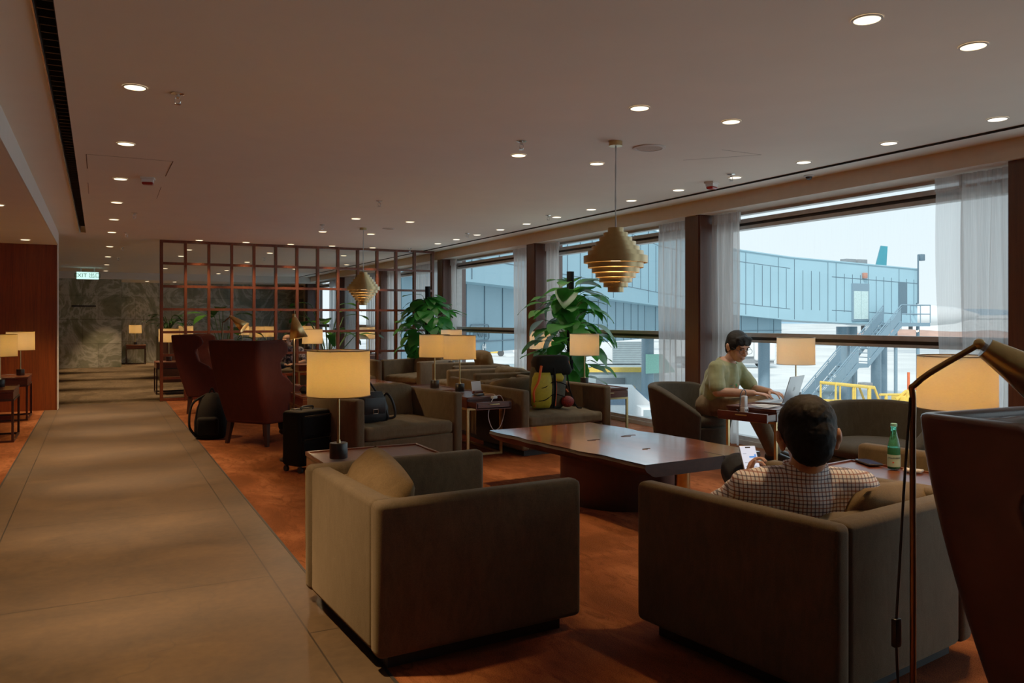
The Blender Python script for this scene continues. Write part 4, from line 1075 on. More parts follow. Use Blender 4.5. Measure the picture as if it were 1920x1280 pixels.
# ---------------------------------------------------------------- people
def hand(bm, wrist, F, N, s=1.0, curl=(.5, .5, .55, .6), thumb=1, spread=.10):
    """palm + five fingers; F finger direction, N back-of-hand normal; thumb=+1 on F x N side"""
    F = V(F).normalized(); N = V(N); N = (N-F*N.dot(F)).normalized(); S = F.cross(N)*thumb
    w = V(wrist)
    kn = []
    for k, (o, l) in enumerate(((.030, .086), (.010, .090), (-.011, .085), (-.030, .076))):
        p = w+F*l*s+S*o*s; kn.append(p)
        capsule(bm, w+S*o*.5*s+F*.01*s, p, .013*s, .0105*s, 10)
    for k, (p, ln) in enumerate(zip(kn, (.068, .076, .070, .054))):
        d = (F+S*spread*(1.2-.8*k)).normalized(); c = curl[k]; q = p; ax = d.cross(N).normalized()
        for seg, (fr, rr) in enumerate(((.45, .0092), (.31, .0084), (.24, .0074))):
            d = Matrix.Rotation(-c*(.7 if seg == 0 else 1), 3, ax) @ d
            q2 = q+d*ln*fr*s; capsule(bm, q, q2, rr*s, rr*.93*s, 10); q = q2
    d = (F*.62+S*.75-N*.25).normalized(); q = w+S*.018*s+F*.016*s
    for ln, rr in ((.040, .0125), (.032, .0105), (.026, .009)):
        q2 = q+d*ln*s; capsule(bm, q, q2, rr*s, rr*.92*s, 10); q = q2; d = (d+F*.35).normalized()

def head(bm, c, Mr, s=1.0):
    """head facing +Y before rotation Mr; c = centre"""
    c = V(c); X = lambda x, y, z: c+Mr @ (V((x, y, z))*s)
    def el(p, r): ball(bm, X(*p), (r[0]*s, r[1]*s, r[2]*s), Mr.to_4x4(), 20, 14)
    el((0, -.010, .030), (.075, .094, .088)); el((0, .028, -.030), (.060, .066, .078)); el((0, .046, -.082), (.038, .036, .030)); el((0, .070, -.018), (.048, .026, .05))
    capsule(bm, X(0, .092, .016), X(0, .110, -.026), .009*s, .014*s); ball(bm, X(0, .112, -.030), .0125*s); el((.012, .104, -.034), (.009, .010, .007)); el((-.012, .104, -.034), (.009, .010, .007))
    el((0, .083, .034), (.052, .016, .010)); el((0, .091, -.060), (.024, .010, .006)); el((0, .089, -.071), (.021, .010, .007))
    el((.036, .066, -.03), (.022, .02, .022)); el((-.036, .066, -.03), (.022, .02, .022))
    for sx in (-1, 1):
        el((sx*.079, -.010, -.008), (.012, .021, .033)); el((sx*.090, -.020, .004), (.007, .016, .024))

def face_bits(c, Mr, root, s=1.0, glasses=False):
    c = V(c); X = lambda x, y, z: c+Mr @ (V((x, y, z))*s)
    b = new()
    for sx in (-1, 1): ball(b, X(sx*.030, .087, .010), (.013*s, .008*s, .006*s), Mr.to_4x4(), 12, 8)
    obj('eyes', b, plain('eye', (.015, .010, .008, 1), .15), root, 180)
    b = new()
    for sx in (-1, 1): tube(b, [X(sx*.014, .098, .028), X(sx*.030, .099, .034), X(sx*.048, .086, .030)], .0038*s, 6)
    obj('eyebrows', b, M['hair'], root, 180)
    b = new(); tube(b, [X(-.022, .094, -.0655), X(0, .101, -.0650), X(.022, .094, -.0655)], .0026*s, 6); obj('lips', b, plain('lips', srgb(140, 76, 66), .5), root, 180)
    if glasses:
        b = new()
        for sx in (-1, 1):
            tube(b, [X(sx*.033+.027*math.cos(k*PI/10)*(1), .114, .004+.021*math.sin(k*PI/10)) for k in range(20)], .0019*s, 6, closed=True)
            tube(b, [X(sx*.060, .112, .010), X(sx*.078, .06, .012), X(sx*.082, -.005, .010)], .0018*s, 6)
        tube(b, [X(-.008, .115, .008), X(0, .119, .011), X(.008, .115, .008)], .0018*s, 6); obj('glasses', b, M['blackplastic'], root, 180)

def hair_cap(c, Mr, root, s=1.0, fringe=True, m='hair', low=-.085):
    c = V(c); X = lambda x, y, z: c+Mr @ (V((x, y, z))*s)
    b = new()
    def el(p, r): ball(b, X(*p), (r[0]*s, r[1]*s, r[2]*s), Mr.to_4x4(), 24, 16)
    el((0, -.022, .048), (.087, .098, .086)); el((0, -.060, .0), (.076, .062, .085)); el((0, -.068, -.045), (.062, .044, .050))
    for sx in (-1, 1): el((sx*.060, -.004, .030), (.028, .062, .056)); el((sx*.074, .016, .014), (.009, .018, .030))
    if fringe:
        for k in range(9): x = -.056+.014*k; capsule(b, X(x, .058, .098-.2*abs(x)), X(x*1.08+.006, .088-.25*abs(x), .050+.012*math.sin(k*2.1)), .022*s, .009*s, 8)
    me = remesh(b, .007*s, 2)
    for v in me.vertices:
        q = v.co*90; v.co += V((noise.noise(q), noise.noise(q+V((7, 1, 3))), noise.noise(q+V((1, 9, 2)))))*.0034
    obj('hair', me, M[m], root, 180)

def rot3(x=0, z=0, y=0): return (Matrix.Rotation(z, 3, 'Z') @ Matrix.Rotation(x, 3, 'X') @ Matrix.Rotation(y, 3, 'Y'))

def limb(bm, pts, rad, k=1.0): chain(bm, [V(p) for p in pts], [r*k for r in rad])

# the man in green, typing: local +Y is where he faces
pm = thing('person', 'man in glasses and an olive green t-shirt typing on a laptop by the window', 'person', (5.10, 5.74, 0), R(200))
hc = V((0, .225, .995)); hr = rot3(R(-20), R(-28))
RA = [(.185, .105, .80), (.265, .16, .60), (.115, .43, .595)]
LA = [(-.185, .115, .80), (-.25, .25, .60), (-.105, .48, .60)]
LEG = [[(.10, .0, .455), (.15, .44, .47), (.13, .62, .12)], [(-.10, .0, .455), (-.15, .44, .47), (-.16, .52, .10)]]
b = new()
head(b, hc, hr, 1.12)
chain(b, [(0, .10, .82), (0, .15, .88), hc+hr @ V((0, -.03, -.06))], [.062, .056, .054])
chain(b, [(0, .0, .44), (0, .02, .58), (0, .07, .74), (0, .10, .81)], [.13, .135, .13, .10])
for s in (-1, 1): chain(b, [(0, .09, .80), (s*.165, .105, .80)], [.085, .06])
for A in (RA, LA): limb(b, A, [.052, .043, .028]); chain(b, [A[1], V(A[1])*.55+V(A[2])*.45, A[2]], [.042, .041, .029])
for g in LEG: limb(b, g, [.085, .06, .042])
hand(b, RA[2], (-.35, .93, -.08), (.0, .1, 1), 1.08, (.35, .3, .3, .35), -1)
hand(b, LA[2], (.30, .95, -.10), (.0, .1, 1), 1.08, (.35, .3, .3, .35), 1)
obj('body', remesh(b, .0055, 3), M['skin'], pm, 180)
b = new()
chain(b, [(0, .0, .42), (0, .02, .56), (0, .065, .72), (0, .10, .80)], [.155, .165, .155, .115])
chain(b, [(0, .05, .52), (0, .10, .68), (0, .125, .76)], [.13, .13, .10])
for s in (-1, 1):
    chain(b, [(0, .09, .795), (s*.16, .105, .80)], [.10, .078]); chain(b, [(s*.07, .03, .50), (s*.10, .07, .66), (s*.11, .10, .76)], [.12, .115, .095])
for A in (RA, LA): p = V(A[0]); q = V(A[1]); chain(b, [p, p*.45+q*.55, p*.22+q*.78], [.075, .072, .074])
chain(b, [(0, .10, .85), (0, .135, .868)], [.076, .07])
me = remesh(b, .008, 4)
for v in me.vertices:
    q = v.co; k = noise.noise(V((q.x*16+q.z*9, q.y*12, q.z*13)))*.010; v.co += v.normal*k
bm2 = bmesh.new(); bm2.from_mesh(me)
cut = bmesh.ops.bisect_plane(bm2, geom=bm2.verts[:]+bm2.edges[:]+bm2.faces[:], plane_co=(0, .13, .872), plane_no=(0, .38, 1), clear_outer=True)
obj('t_shirt', bm2, M['tee'], pm, 180)
b = new()
for g in LEG: limb(b, g, [.105, .082, .066]); chain(b, [g[1], V(g[1])*.4+V(g[2])*.6, g[2]], [.085, .072, .070])
chain(b, [(-.10, -.02, .45), (.10, -.02, .45)], [.12, .12]); obj('trousers', remesh(b, .009, 4), M['khaki'], pm, 180)
b = new()
for g in LEG:
    a = V(g[2]); chain(b, [a+V((0, -.03, -.06)), a+V((0, .05, -.065)), a+V((.01, .15, -.08))], [.045, .046, .034])
    if True: pass
me = remesh(b, .007, 3)
for v in me.vertices: v.co.z = max(v.co.z, .002)
obj('shoes', me, M['shoe'], pm, 180)
face_bits(hc, hr, pm, 1.12, True); hair_cap(hc, hr, pm, 1.12)

# the man in the checked shirt, seen from behind, looking down at his phone
pb = thing('person', 'man with short black hair in a checked shirt, seen from behind, holding a phone', 'person', (2.437, 2.258, 0), R(-32))
hc = V((-.03, -.21, .815)); hr = rot3(R(-16), R(-10), R(-4))
SH = {1: V((.165, -.165, .628)), -1: V((-.235, -.165, .622))}
RA = [SH[1], (.235, .03, .46), (.06, .24, .50)]
LA = [SH[-1], (-.315, .02, .50), (-.165, .235, .555)]
LEG = [[(.08, .05, .45), (.13, .47, .49), (.12, .54, .10)], [(-.09, .05, .45), (-.15, .43, .575), (.02, .66, .36)]]
b = new()
head(b, hc, hr, 1.17)
chain(b, [(-.034, -.185, .64), (-.034, -.195, .70), hc+hr @ V((0, -.03, -.05))], [.068, .064, .062])
chain(b, [(0, .04, .45), (-.01, -.05, .50), (-.03, -.155, .60)], [.14, .14, .11])
for s in (-1, 1): chain(b, [(-.034, -.165, .62), SH[s]], [.085, .055])
for A in (RA, LA): limb(b, A, [.05, .042, .028])
for g in LEG: limb(b, g, [.085, .06, .042])
hand(b, LA[2], (.35, .35, .80), (-.75, .35, .25), 1.0, (.75, .75, .8, .8), 1)
hand(b, RA[2], (-.6, .6, .1), (.2, .2, .9), 1.0, (.5, .5, .5, .5), -1)
obj('body', remesh(b, .0055, 3), M['skin'], pb, 180)
b = new()
chain(b, [(0, .03, .43), (-.01, -.06, .50), (-.032, -.16, .59)], [.165, .165, .13])
for s in (-1, 1): chain(b, [(-.034, -.17, .625), SH[s]*.85+V((-.034, -.165, .62))*.15, SH[s]], [.092, .080, .070]); chain(b, [(s*.08, .0, .46), (-.03+s*.11, -.13, .56)], [.13, .12])
for A in (RA, LA): p = V(A[0]); q = V(A[1]); w = V(A[2]); chain(b, [p, q, q*.15+w*.85], [.069, .060, .048])
chain(b, [(-.034, -.183, .668), (-.034, -.188, .690)], [.079, .076])
me = remesh(b, .008, 4)
for v in me.vertices:
    q = v.co; v.co += v.normal*noise.noise(V((q.x*14+q.z*8, q.y*12, q.z*15)))*.008
bm2 = bmesh.new(); bm2.from_mesh(me)
bmesh.ops.bisect_plane(bm2, geom=bm2.verts[:]+bm2.edges[:]+bm2.faces[:], plane_co=(-.034, -.188, .722), plane_no=(0, .2, 1), clear_outer=True)
obj('shirt', bm2, M['plaid'], pb, 180)
b = new(); lathe(b, [(.080, .655), (.083, .69), (.079, .722), (.074, .720), (.074, .66)], 32, (-.034, -.187, 0), cap=False); obj('collar', b, M['plaid'], pb, 180)
b = new()
for g in LEG: limb(b, g, [.115, .082, .060])
chain(b, [(-.08, .0, .46), (.08, .0, .46)], [.125, .125]); obj('trousers', remesh(b, .009, 4), M['navy'], pb, 180)
b = new()
a = V(LEG[0][2]); chain(b, [a+V((0, -.03, -.05)), a+V((0, .06, -.06)), a+V((.01, .16, -.07))], [.044, .045, .032])
a = V(LEG[1][2]); chain(b, [a+V((.0, -.02, -.03)), a+V((.06, .03, -.05)), a+V((.14, .08, -.05))], [.044, .045, .032])
me = remesh(b, .007, 3)
for v in me.vertices: v.co.z = max(v.co.z, .002)
obj('shoes', me, M['shoe'], pb, 180)
face_bits(hc, hr, pb, 1.17); hair_cap(hc, hr, pb, 1.17, False)
# his phone
t = thing('phone', 'lit phone showing a chat, held by the man in the checked shirt', 'phone', (2.468, 2.560, .640), R(8))
PM = RZ(R(-26)) @ RX(R(-30))
b = new(); bx(b, -.037, .037, -.004, .004, -.075, .075, .0035, 3, PM); obj('phone_body', b, M['alu'], t)
b = new(); bx(b, -.034, .034, -.0052, -.004, -.071, .071, M=PM); obj('screen', b, M['screen_white'], t, 0)
b = new(); bx(b, -.002, .029, -.0058, -.0052, .018, .026, M=PM); bx(b, .022, .030, -.0058, -.0052, .024, .034, M=PM); obj('message_bubble', b, M['screen_blue'], t, 0)
b = new(); bx(b, -.028, -.012, -.0058, -.0052, .036, .039, M=PM); bx(b, -.028, -.016, -.0058, -.0052, -.004, -.001, M=PM); bx(b, -.028, .024, -.0058, -.0052, -.022, -.018, M=PM); bx(b, -.028, .018, -.0058, -.0052, -.030, -.026, M=PM); bx(b, -.028, .028, -.0058, -.0052, -.038, -.034, M=PM); obj('message_lines', b, M['screen_grey'], t, 0)
b = new(); bx(b, -.012, .012, -.006, -.0052, .062, .068, .0005, 1, PM); obj('camera_notch', b, M['blackplastic'], t, 0)

# bald man beyond the screen, from behind
pc = thing('person', 'bald man in a patterned dark shirt seated beyond the grid screen', 'person', (3.08, 14.72, 0), R(165))
pc.scale = (.95, .95, .86)
hc = V((.05, .0, 1.00)); hr = rot3(R(-12), R(-30))
b = new(); head(b, hc, hr, 1.05)
chain(b, [(0, -.02, .82), (.04, -.01, .90), hc+hr @ V((0, -.02, -.05))], [.06, .056, .055]); chain(b, [(0, .0, .44), (0, -.02, .60), (0, -.02, .80)], [.14, .15, .11])
A1 = [(.19, -.02, .80), (.27, .10, .56), (.12, .30, .52)]; A2 = [(-.19, -.02, .80), (-.27, .10, .56), (-.10, .30, .52)]
for A in (A1, A2): chain(b, [(0, -.02, .79), A[0]], [.08, .06]); limb(b, A, [.052, .043, .03])
for s in (-1, 1): limb(b, [(s*.10, .0, .46), (s*.14, .44, .48), (s*.14, .46, .09)], [.085, .06, .045])
hand(b, A1[2], (-.5, .8, .1), (0, .1, 1), 1, (.5,)*4, -1); hand(b, A2[2], (.5, .8, .1), (0, .1, 1), 1, (.5,)*4, 1)
obj('body', remesh(b, .007, 3), M['skin'], pc, 180)
b = new(); chain(b, [(0, .0, .44), (0, -.02, .60), (0, -.02, .79)], [.165, .175, .125])
for A in (A1, A2): chain(b, [(0, -.02, .79), A[0]], [.10, .075]); p = V(A[0]); q = V(A[1]); chain(b, [p, p*.3+q*.7], [.07, .066])
bm2 = bmesh.new(); me = remesh(b, .01, 3); bm2.from_mesh(me); bmesh.ops.bisect_plane(bm2, geom=bm2.verts[:]+bm2.edges[:]+bm2.faces[:], plane_co=(0, -.02, .88), plane_no=(0, 0, 1), clear_outer=True)
n_ = NM('patterned_dark_shirt'); n_.bsdf(n_.ramp(n_.noise(n_.coord(), 30, 3), [(.45, srgb(40, 46, 70)), (.55, srgb(150, 140, 150))]), .85); obj('shirt', bm2, n_.m, pc, 180)
b = new()
for s in (-1, 1): limb(b, [(s*.10, .0, .46), (s*.14, .44, .48), (s*.14, .46, .09)], [.11, .08, .062])
obj('trousers', remesh(b, .01, 3), M['navy'], pc, 180)
b = new()
for s in (-1, 1): chain(b, [(s*.14, .44, .045), (s*.14, .52, .042), (s*.15, .62, .035)], [.043, .043, .033])
obj('shoes', remesh(b, .009, 2), M['shoe'], pc, 180)
face_bits(hc, hr, pc, 1.05)

# the person hidden in the front wingback chair: only hands and sleeves show past the wing
pd = thing('person', 'person hidden in the front wingback chair, only hands over the table showing', 'person', (1.55, 8.44, 0), R(-42))
pd.scale = (.92, .92, .84)
hc = V((0, .10, .98)); hr = rot3(R(-25))
b = new(); head(b, hc, hr, .93); chain(b, [(0, .0, .80), (0, .02, .88), hc+hr @ V((0, -.02, -.05))], [.058, .052, .05]); chain(b, [(0, .0, .52), (0, -.02, .64), (0, .0, .78)], [.12, .12, .09])
A1 = [(.15, .02, .77), (.215, .15, .60), (.33, .42, .63)]; A2 = [(-.15, .02, .77), (-.19, .18, .60), (.02, .42, .64)]
for A in (A1, A2): chain(b, [(0, .0, .77), A[0]], [.07, .055]); limb(b, A, [.048, .042, .028])
for s in (-1, 1): limb(b, [(s*.09, .03, .53), (s*.11, .45, .55), (s*.11, .50, .10)], [.07, .055, .042])
hand(b, A1[2], (.55, .75, .0), (0, .1, 1), 1, (.6,)*4, -1); hand(b, A2[2], (.5, .8, .1), (0, .1, 1), 1, (.6,)*4, 1)
obj('body', remesh(b, .006, 3), M['skin'], pd, 180)
b = new(); chain(b, [(0, .02, .55), (0, .0, .66), (0, .0, .77)], [.14, .14, .105])
for A in (A1, A2): chain(b, [(0, .0, .77), A[0]], [.085, .066]); p, q, w = map(V, A); chain(b, [p, q, q*.3+w*.7], [.062, .056, .046])
bm2 = bmesh.new(); me = remesh(b, .009, 3); bm2.from_mesh(me); bmesh.ops.bisect_plane(bm2, geom=bm2.verts[:]+bm2.edges[:]+bm2.faces[:], plane_co=(0, 0, .85), plane_no=(0, 0, 1), clear_outer=True)
obj('pullover', bm2, fabric('rust_pullover', srgb(110, 40, 24), .2), pd, 180)
b = new()
for s in (-1, 1): limb(b, [(s*.09, .03, .545), (s*.11, .45, .555), (s*.11, .50, .10)], [.085, .07, .055])
obj('trousers', remesh(b, .009, 3), M['navy'], pd, 180)
b = new()
for s in (-1, 1): chain(b, [(s*.11, .48, .045), (s*.11, .56, .042), (s*.12, .64, .035)], [.04, .04, .03])
obj('shoes', remesh(b, .009, 2), M['shoe'], pd, 180)
face_bits(hc, hr, pd, .93); hair_cap(hc, hr, pd, .93, False)
b = new(); pillow(b, (0, 0, 0), (.09, .07, .06), None, 1, 10, 2.4, .03, 2); tag(obj('tissue', b, M['paper'], None, 180, (2.10, 8.42, .70), (.4, .6, 0)), 'crumpled white tissue held at the edge of the front wingback chair', 'tissue')
SKY = 1.12
# ---------------------------------------------------------------- outside, seen through the windows
G = -4.0
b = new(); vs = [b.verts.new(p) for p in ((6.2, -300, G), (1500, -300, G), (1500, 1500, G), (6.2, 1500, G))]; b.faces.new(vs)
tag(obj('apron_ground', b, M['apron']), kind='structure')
b = new(); bx(b, 5.96, 6.3, -6, 30, G, -.12); struct('facade_below', b, M['concrete'])
# long passenger bridge: panelled wall that bends and slopes down to its end
BP = [(6.7, 17.36, 2.25, 5.8), (7.95, 18.41, 2.22, 5.75), (10.59, 20.5, 2.19, 5.7), (17.83, 26.24, 2.05, 5.6), (24.29, 31.34, 1.9, 5.41), (27.6, 32.2, 1.68, 5.15), (30.71, 32.53, 1.45, 4.92), (34.53, 32.75, 1.19, 4.7), (37.72, 32.62, 1.06, 4.58), (45.02, 32.44, .82, 4.32)]
def offs(P, d):
    out = []
    for i, p in enumerate(P):
        a = V(P[max(i-1, 0)][:2]); c = V(P[min(i+1, len(P)-1)][:2]); t_ = (c-a).normalized(); nn = V((-t_.y, t_.x))
        out.append((p[0]+nn.x*d, p[1]+nn.y*d)+tuple(p[2:]))
    return out
def strip(b, P, lo, hi, d0, d1):
    """solid wall following P between heights lo(p), hi(p), from offset d0 to d1"""
    A = offs(P, d0); B = offs(P, d1)
    B = [tuple(a[i]+(q[i]-a[i])*min(1, max(.05, (a[0]-6.35)/.64/max(d1, .01))) for i in range(4)) if d1 > .5 else q for a, q in zip(A, B)]
    rings(b, [[V((p[0], p[1], lo(p))), V((q[0], q[1], lo(q))), V((q[0], q[1], hi(q))), V((p[0], p[1], hi(p)))] for p, q in zip(A, B)])
t = thing('passenger_bridge', 'long pale blue passenger bridge bending away outside the windows', 'jet bridge')
b = new(); strip(b, BP, lambda p: p[2], lambda p: p[3], 0, 3.2); obj('wall', b, M['bridge'], t, 20)
b = new(); strip(b, BP, lambda p: p[3], lambda p: p[3]+.06, -.06, 3.3); obj('roof', b, M['bridge'], t, 20)
b = new()
for f in (.17, .82):
    strip(b, BP[:8], lambda p: p[2]+(p[3]-p[2])*(1-f)-.015, lambda p: p[2]+(p[3]-p[2])*(1-f)+.015, -.012, .01)
for f in (.25, .80): strip(b, BP[8:], lambda p: p[2]+(p[3]-p[2])*(1-f)-.02, lambda p: p[2]+(p[3]-p[2])*(1-f)+.02, -.012, .01)
for (p, q) in zip(BP, BP[1:]):
    L = math.hypot(q[0]-p[0], q[1]-p[1]); k = max(1, round(L/(.66 if p[0] > 24 else 1.35)))
    for j in range(k):
        u = (j+.5)/k; m = [p[i]+(q[i]-p[i])*u for i in range(4)]; a = math.atan2(q[1]-p[1], q[0]-p[0]); h = m[3]-m[2]
        box(b, (m[0]+.0*math.sin(a), m[1], m[2]+h*.5), (.024, .05, h*(.63 if j % 4 else .96)), rz=a)
obj('panel_seam', b, M['seam'], t, 0)
b = new(); bx(b, 39.3, 40.75, 32.50, 32.62, 1.15, 3.35); dr = obj('door', b, M['steel'], t)
b = new(); bx(b, 39.42, 40.0, 32.48, 32.5, 1.25, 2.9); bx(b, 40.05, 40.63, 32.48, 32.5, 1.25, 2.9); obj('door_glass', b, plain('pale_door_glass', srgb(176, 206, 206), .2), dr)
b = new(); bx(b, 43.3, 44.05, 32.42, 32.5, 1.6, 3.5); obj('louvre', b, M['seam'], t)
b = new(); box(b, (40.3, 32.45, 3.82), (.28, .2, .34), .04); obj('beacon', b, plain('orange_beacon', srgb(170, 110, 90), .5), t)
b = new()
for x in (40.0, 41.0): box(b, (x, 33.4, 4.68), (.8, .5, .35), .02)
obj('roof_unit', b, M['greysteel'], t)
b = new(); tube(b, [(44.75, 32.3, 2.2), (44.9, 32.3, 2.2), (44.9, 32.3, 5.2)], .05, 8); bx(b, 44.95, 45.3, 32.1, 32.4, 4.85, 5.25, .03); obj('floodlight_mast', b, M['seam'], t)
# set-back gate building under the bridge with its number
t = thing('gate_building', 'blue-grey gate building under the bridge with the sign IN64 and number 64', 'building')
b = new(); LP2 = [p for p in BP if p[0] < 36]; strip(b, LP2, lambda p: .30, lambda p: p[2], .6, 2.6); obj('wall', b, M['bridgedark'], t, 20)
b = new()
strip(b, LP2, lambda p: .60, lambda p: .63, .57, .62)
for (p, q) in zip(offs(LP2, .59), offs(LP2, .59)[1:]):
    L = math.hypot(q[0]-p[0], q[1]-p[1]); k = max(1, round(L/1.25)); a = math.atan2(q[1]-p[1], q[0]-p[0])
    for j in range(k):
        u = (j+.5)/k; box(b, (p[0]+(q[0]-p[0])*u, p[1]+(q[1]-p[1])*u, (p[2]+.30)/2), (.022, .03, p[2]-.30), rz=a)
obj('panel_seam', b, M['seam'], t, 0)
a0 = math.atan2(20.5-18.41, 10.59-7.95)
SM = T((9.52, 20.41, 0)) @ RZ(a0) @ RX(R(90))
text('gate_sign', 'IN64', .42, M['seam'], t, SM @ T((.02, .86, .03)), .01)
b = new()
pts = [V((x, y, 0)) for x, y in ((-.55, .655), (.50, .655), (.57, .72), (.57, 1.02), (.50, 1.09), (-.55, 1.09), (-.62, 1.02), (-.62, .72))]
tube(b, [SM @ (p+V((.0, 0, .03))) for p in pts], .018, 6, closed=True); obj('sign_outline', b, M['seam'], t)
text('gate_number', '64', .25, M['whiteplastic'], t, SM @ T((.25, .455, .03)), .01)
for x, y, r, l in ((35.0, 35.2, .34, 'left round pillar under the bridge end, beside the lit lamp'), (39.7, 33.6, .32, 'thick round pillar behind the stairs, left one of its pair'), (40.95, 33.9, .3, 'round pillar behind the stairs, right one of its pair'), (42.6, 33.5, .30, 'left pillar of the pair near the right end of the bridge'), (43.7, 33.9, .28, 'rightmost pillar under the end of the bridge'), (25.9, 34.4, .33, 'big round pillar with a mint green bracket outside the middle window')):
    b = new(); cyl(b, (0, 0, 0), r, 4.8 if x > 30 else 5.6, 28); o = obj('pillar', b, M['steel'], None, 40, (x, y, G)); tag(o, l, 'pillar', 'round steel pillars under the bridge')
    if x < 30:
        b = new(); rings(b, [[V((xx, yy, z)) for xx, z in ((-.4, 2.4), (1.5, 2.4), (.6, 3.4), (-.4, 3.4))] for yy in (-.5, -.36)]); obj('bracket', b, M['mint'], o)
# stairs with landings
t = thing('outdoor_stairs', 'blue-grey steel stairs with railings leading down from the bridge door', 'stairs')
def flight(x0, z0, x1, z1, n):
    b = new()
    for k in range(n):
        u = (k+.5)/n; bx(b, x0+(x1-x0)*u-.14, x0+(x1-x0)*u+.14, 31.05, 32.15, z0+(z1-z0)*u-.03, z0+(z1-z0)*u+.01)
    obj('tread', b, M['steel'], t)
    for y in (31.0, 32.2):
        b = new(); rings(b, [[V((x, y+s, z+q)) for q, s in ((-.22, -.03), (-.22, .03), (.12, .03), (.12, -.03))] for x, z in ((x0, z0), (x1, z1))]); obj('stringer', b, M['steel'], t)
        b = new(); tube(b, [(x0, y, z0+1.05), (x1, y, z1+1.05)], .035, 8); tube(b, [(x0, y, z0+.9), (x1, y, z1+.9)], .025, 8)
        for k in range(4): u = k/3; x = x0+(x1-x0)*u; z = z0+(z1-z0)*u; tube(b, [(x, y, z), (x, y, z+1.05)], .03, 6)
        obj('railing', b, M['steel'], t)
        b = new(); rings(b, [[V((x, y+s, z+q)) for q, s in ((.2, -.006), (.2, .006), (.82, .006), (.82, -.006))] for x, z in ((x0, z0), (x1, z1))]); obj('infill_panel', b, M['steel'], t)
flight(41.6, 1.03, 38.75, -1.28, 10); flight(37.95, -1.30, 34.9, -3.75, 11)
b = new(); bx(b, 41.6, 44.2, 31.0, 32.4, .82, 1.03); obj('landing', b, M['steel'], t)
b = new(); bx(b, 37.9, 38.8, 31.0, 32.2, -1.5, -1.28); obj('landing', b, M['steel'], t)
b = new()
for z in (2.08, 1.55): tube(b, [(41.6, 31.0, z), (44.2, 31.0, z), (44.2, 32.3, z)], .035, 8)
for x in (41.6, 42.4, 43.3, 44.2): tube(b, [(x, 31.0, 1.03), (x, 31.0, 2.08)], .03, 6)
for z in (-.23, -.38): tube(b, [(37.9, 31.0, z), (38.8, 31.0, z)], .03, 8)
for x in (37.9, 38.8): tube(b, [(x, 31.0, -1.3), (x, 31.0, -.23)], .03, 6)
obj('railing', b, M['steel'], t)
b = new()
for x in (41.9, 43.9, 38.3): tube(b, [(x, 31.6, G), (x, 31.6, .9 if x > 40 else -1.4)], .10, 10)
obj('post', b, M['steel'], t)
# aircraft tail far behind
t = thing('aircraft', 'teal aircraft tail fin rising above the bridge roof', 'aircraft', (224.3, 176.8, G))
t.scale = (1.3, 1.3, 1.234)
b = new(); lathe(b, [(.4, -26), (2.2, -20), (2.7, -14), (2.7, 6), (1.6, 12), (.3, 16)], 28, M=T((0, 0, 5.2)) @ RZ(R(-27)) @ RY(R(-90))); obj('fuselage', b, M['truckwhite'], t)
for q in (-9, 3):
    b = new(); cyl(b, (q*-.89, q*.45, 0), .5, 3, 16); obj('landing_gear', b, M['tyre'], t)
b = new(); rings(b, [[V((170.5, 137, 4)), V((174.6, 134.9, 4)), V((175.3, 134.5, 19.4)), V((173.9, 135.3, 19.6))], [V((170.9, 137.7, 4)), V((175.0, 135.6, 4)), V((175.5, 134.9, 19.4)), V((174.1, 135.7, 19.6))]])
bmesh.ops.translate(b, vec=(-172.5, -136, -G), verts=b.verts[:]); obj('tail_fin', b, M['teal'], t)
# hills, far terminal, dirt mound, crane
b = new(); n_ = 60
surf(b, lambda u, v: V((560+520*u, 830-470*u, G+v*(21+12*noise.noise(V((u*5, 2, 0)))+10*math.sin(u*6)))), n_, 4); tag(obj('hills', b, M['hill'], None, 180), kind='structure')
b = new(); bx(b, 0, 120, 0, 30, 0, 5.5); bx(b, -.3, 120, -.5, 30, 5.5, 6.6); o = obj('terminal_building', b, M['truckwhite'], None, 30, (262, 195, G), (0, 0, R(-38))); tag(o, 'low white terminal building far beyond the end of the bridge', 'building')
b = new()
surf(b, lambda u, v: V((150+60*u+20*v, 128-58*u+14*v, G+3.2*math.sin(PI*min(1, max(0, v)))*(.6+.5*noise.noise(V((u*9, v*3, 1)))))), 40, 8); tag(obj('dirt_mound', b, M['dirt'], None, 180), 'reddish dirt mound on the apron beyond the bridge end', 'mound')
b = new(); tube(b, [(0, 0, 0), (.6, 0, 9), (2.2, 0, 14.5)], [1.1, .9, .3], 6); tube(b, [(7.5, 0, 0), (9.5, 0, 15)], .25, 6); o = obj('crane', b, plain('red_crane', srgb(180, 90, 80), .7), None, 30, (430, 317, G)); tag(o, 'distant red crane in front of the hills', 'crane')
# truck beyond the laptop
t = thing('truck', 'large white box truck on the apron behind the man in green', 'truck', (61.6, 65.5, G), R(-30))
b = new(); bx(b, -7, 1.2, -1.2, 1.2, 1.25, 4.4, .08); obj('cargo_box', b, M['truckwhite'], t)
b = new(); bx(b, 1.3, 3.6, -1.15, 1.15, .8, 3.2, .25, 3); obj('cab', b, M['truckwhite'], t)
b = new(); bx(b, -6.8, 3.4, -.9, .9, .5, 1.25); obj('chassis', b, M['greysteel'], t)
for x in (-5.5, -4.3, -1.0, 2.4):
    for y in (-1.05, 1.05):
        b = new(); lathe(b, [(.3, -.16), (.52, -.14), (.52, .14), (.3, .16)], 24, M=T((x, y, .52)) @ RX(R(90))); w = obj('wheel', b, M['tyre'], t)
        b = new(); lathe(b, [(.28, -.17), (.28, .17)], 20, M=T((x, y, .52)) @ RX(R(90))); obj('hub', b, M['concrete'], w)
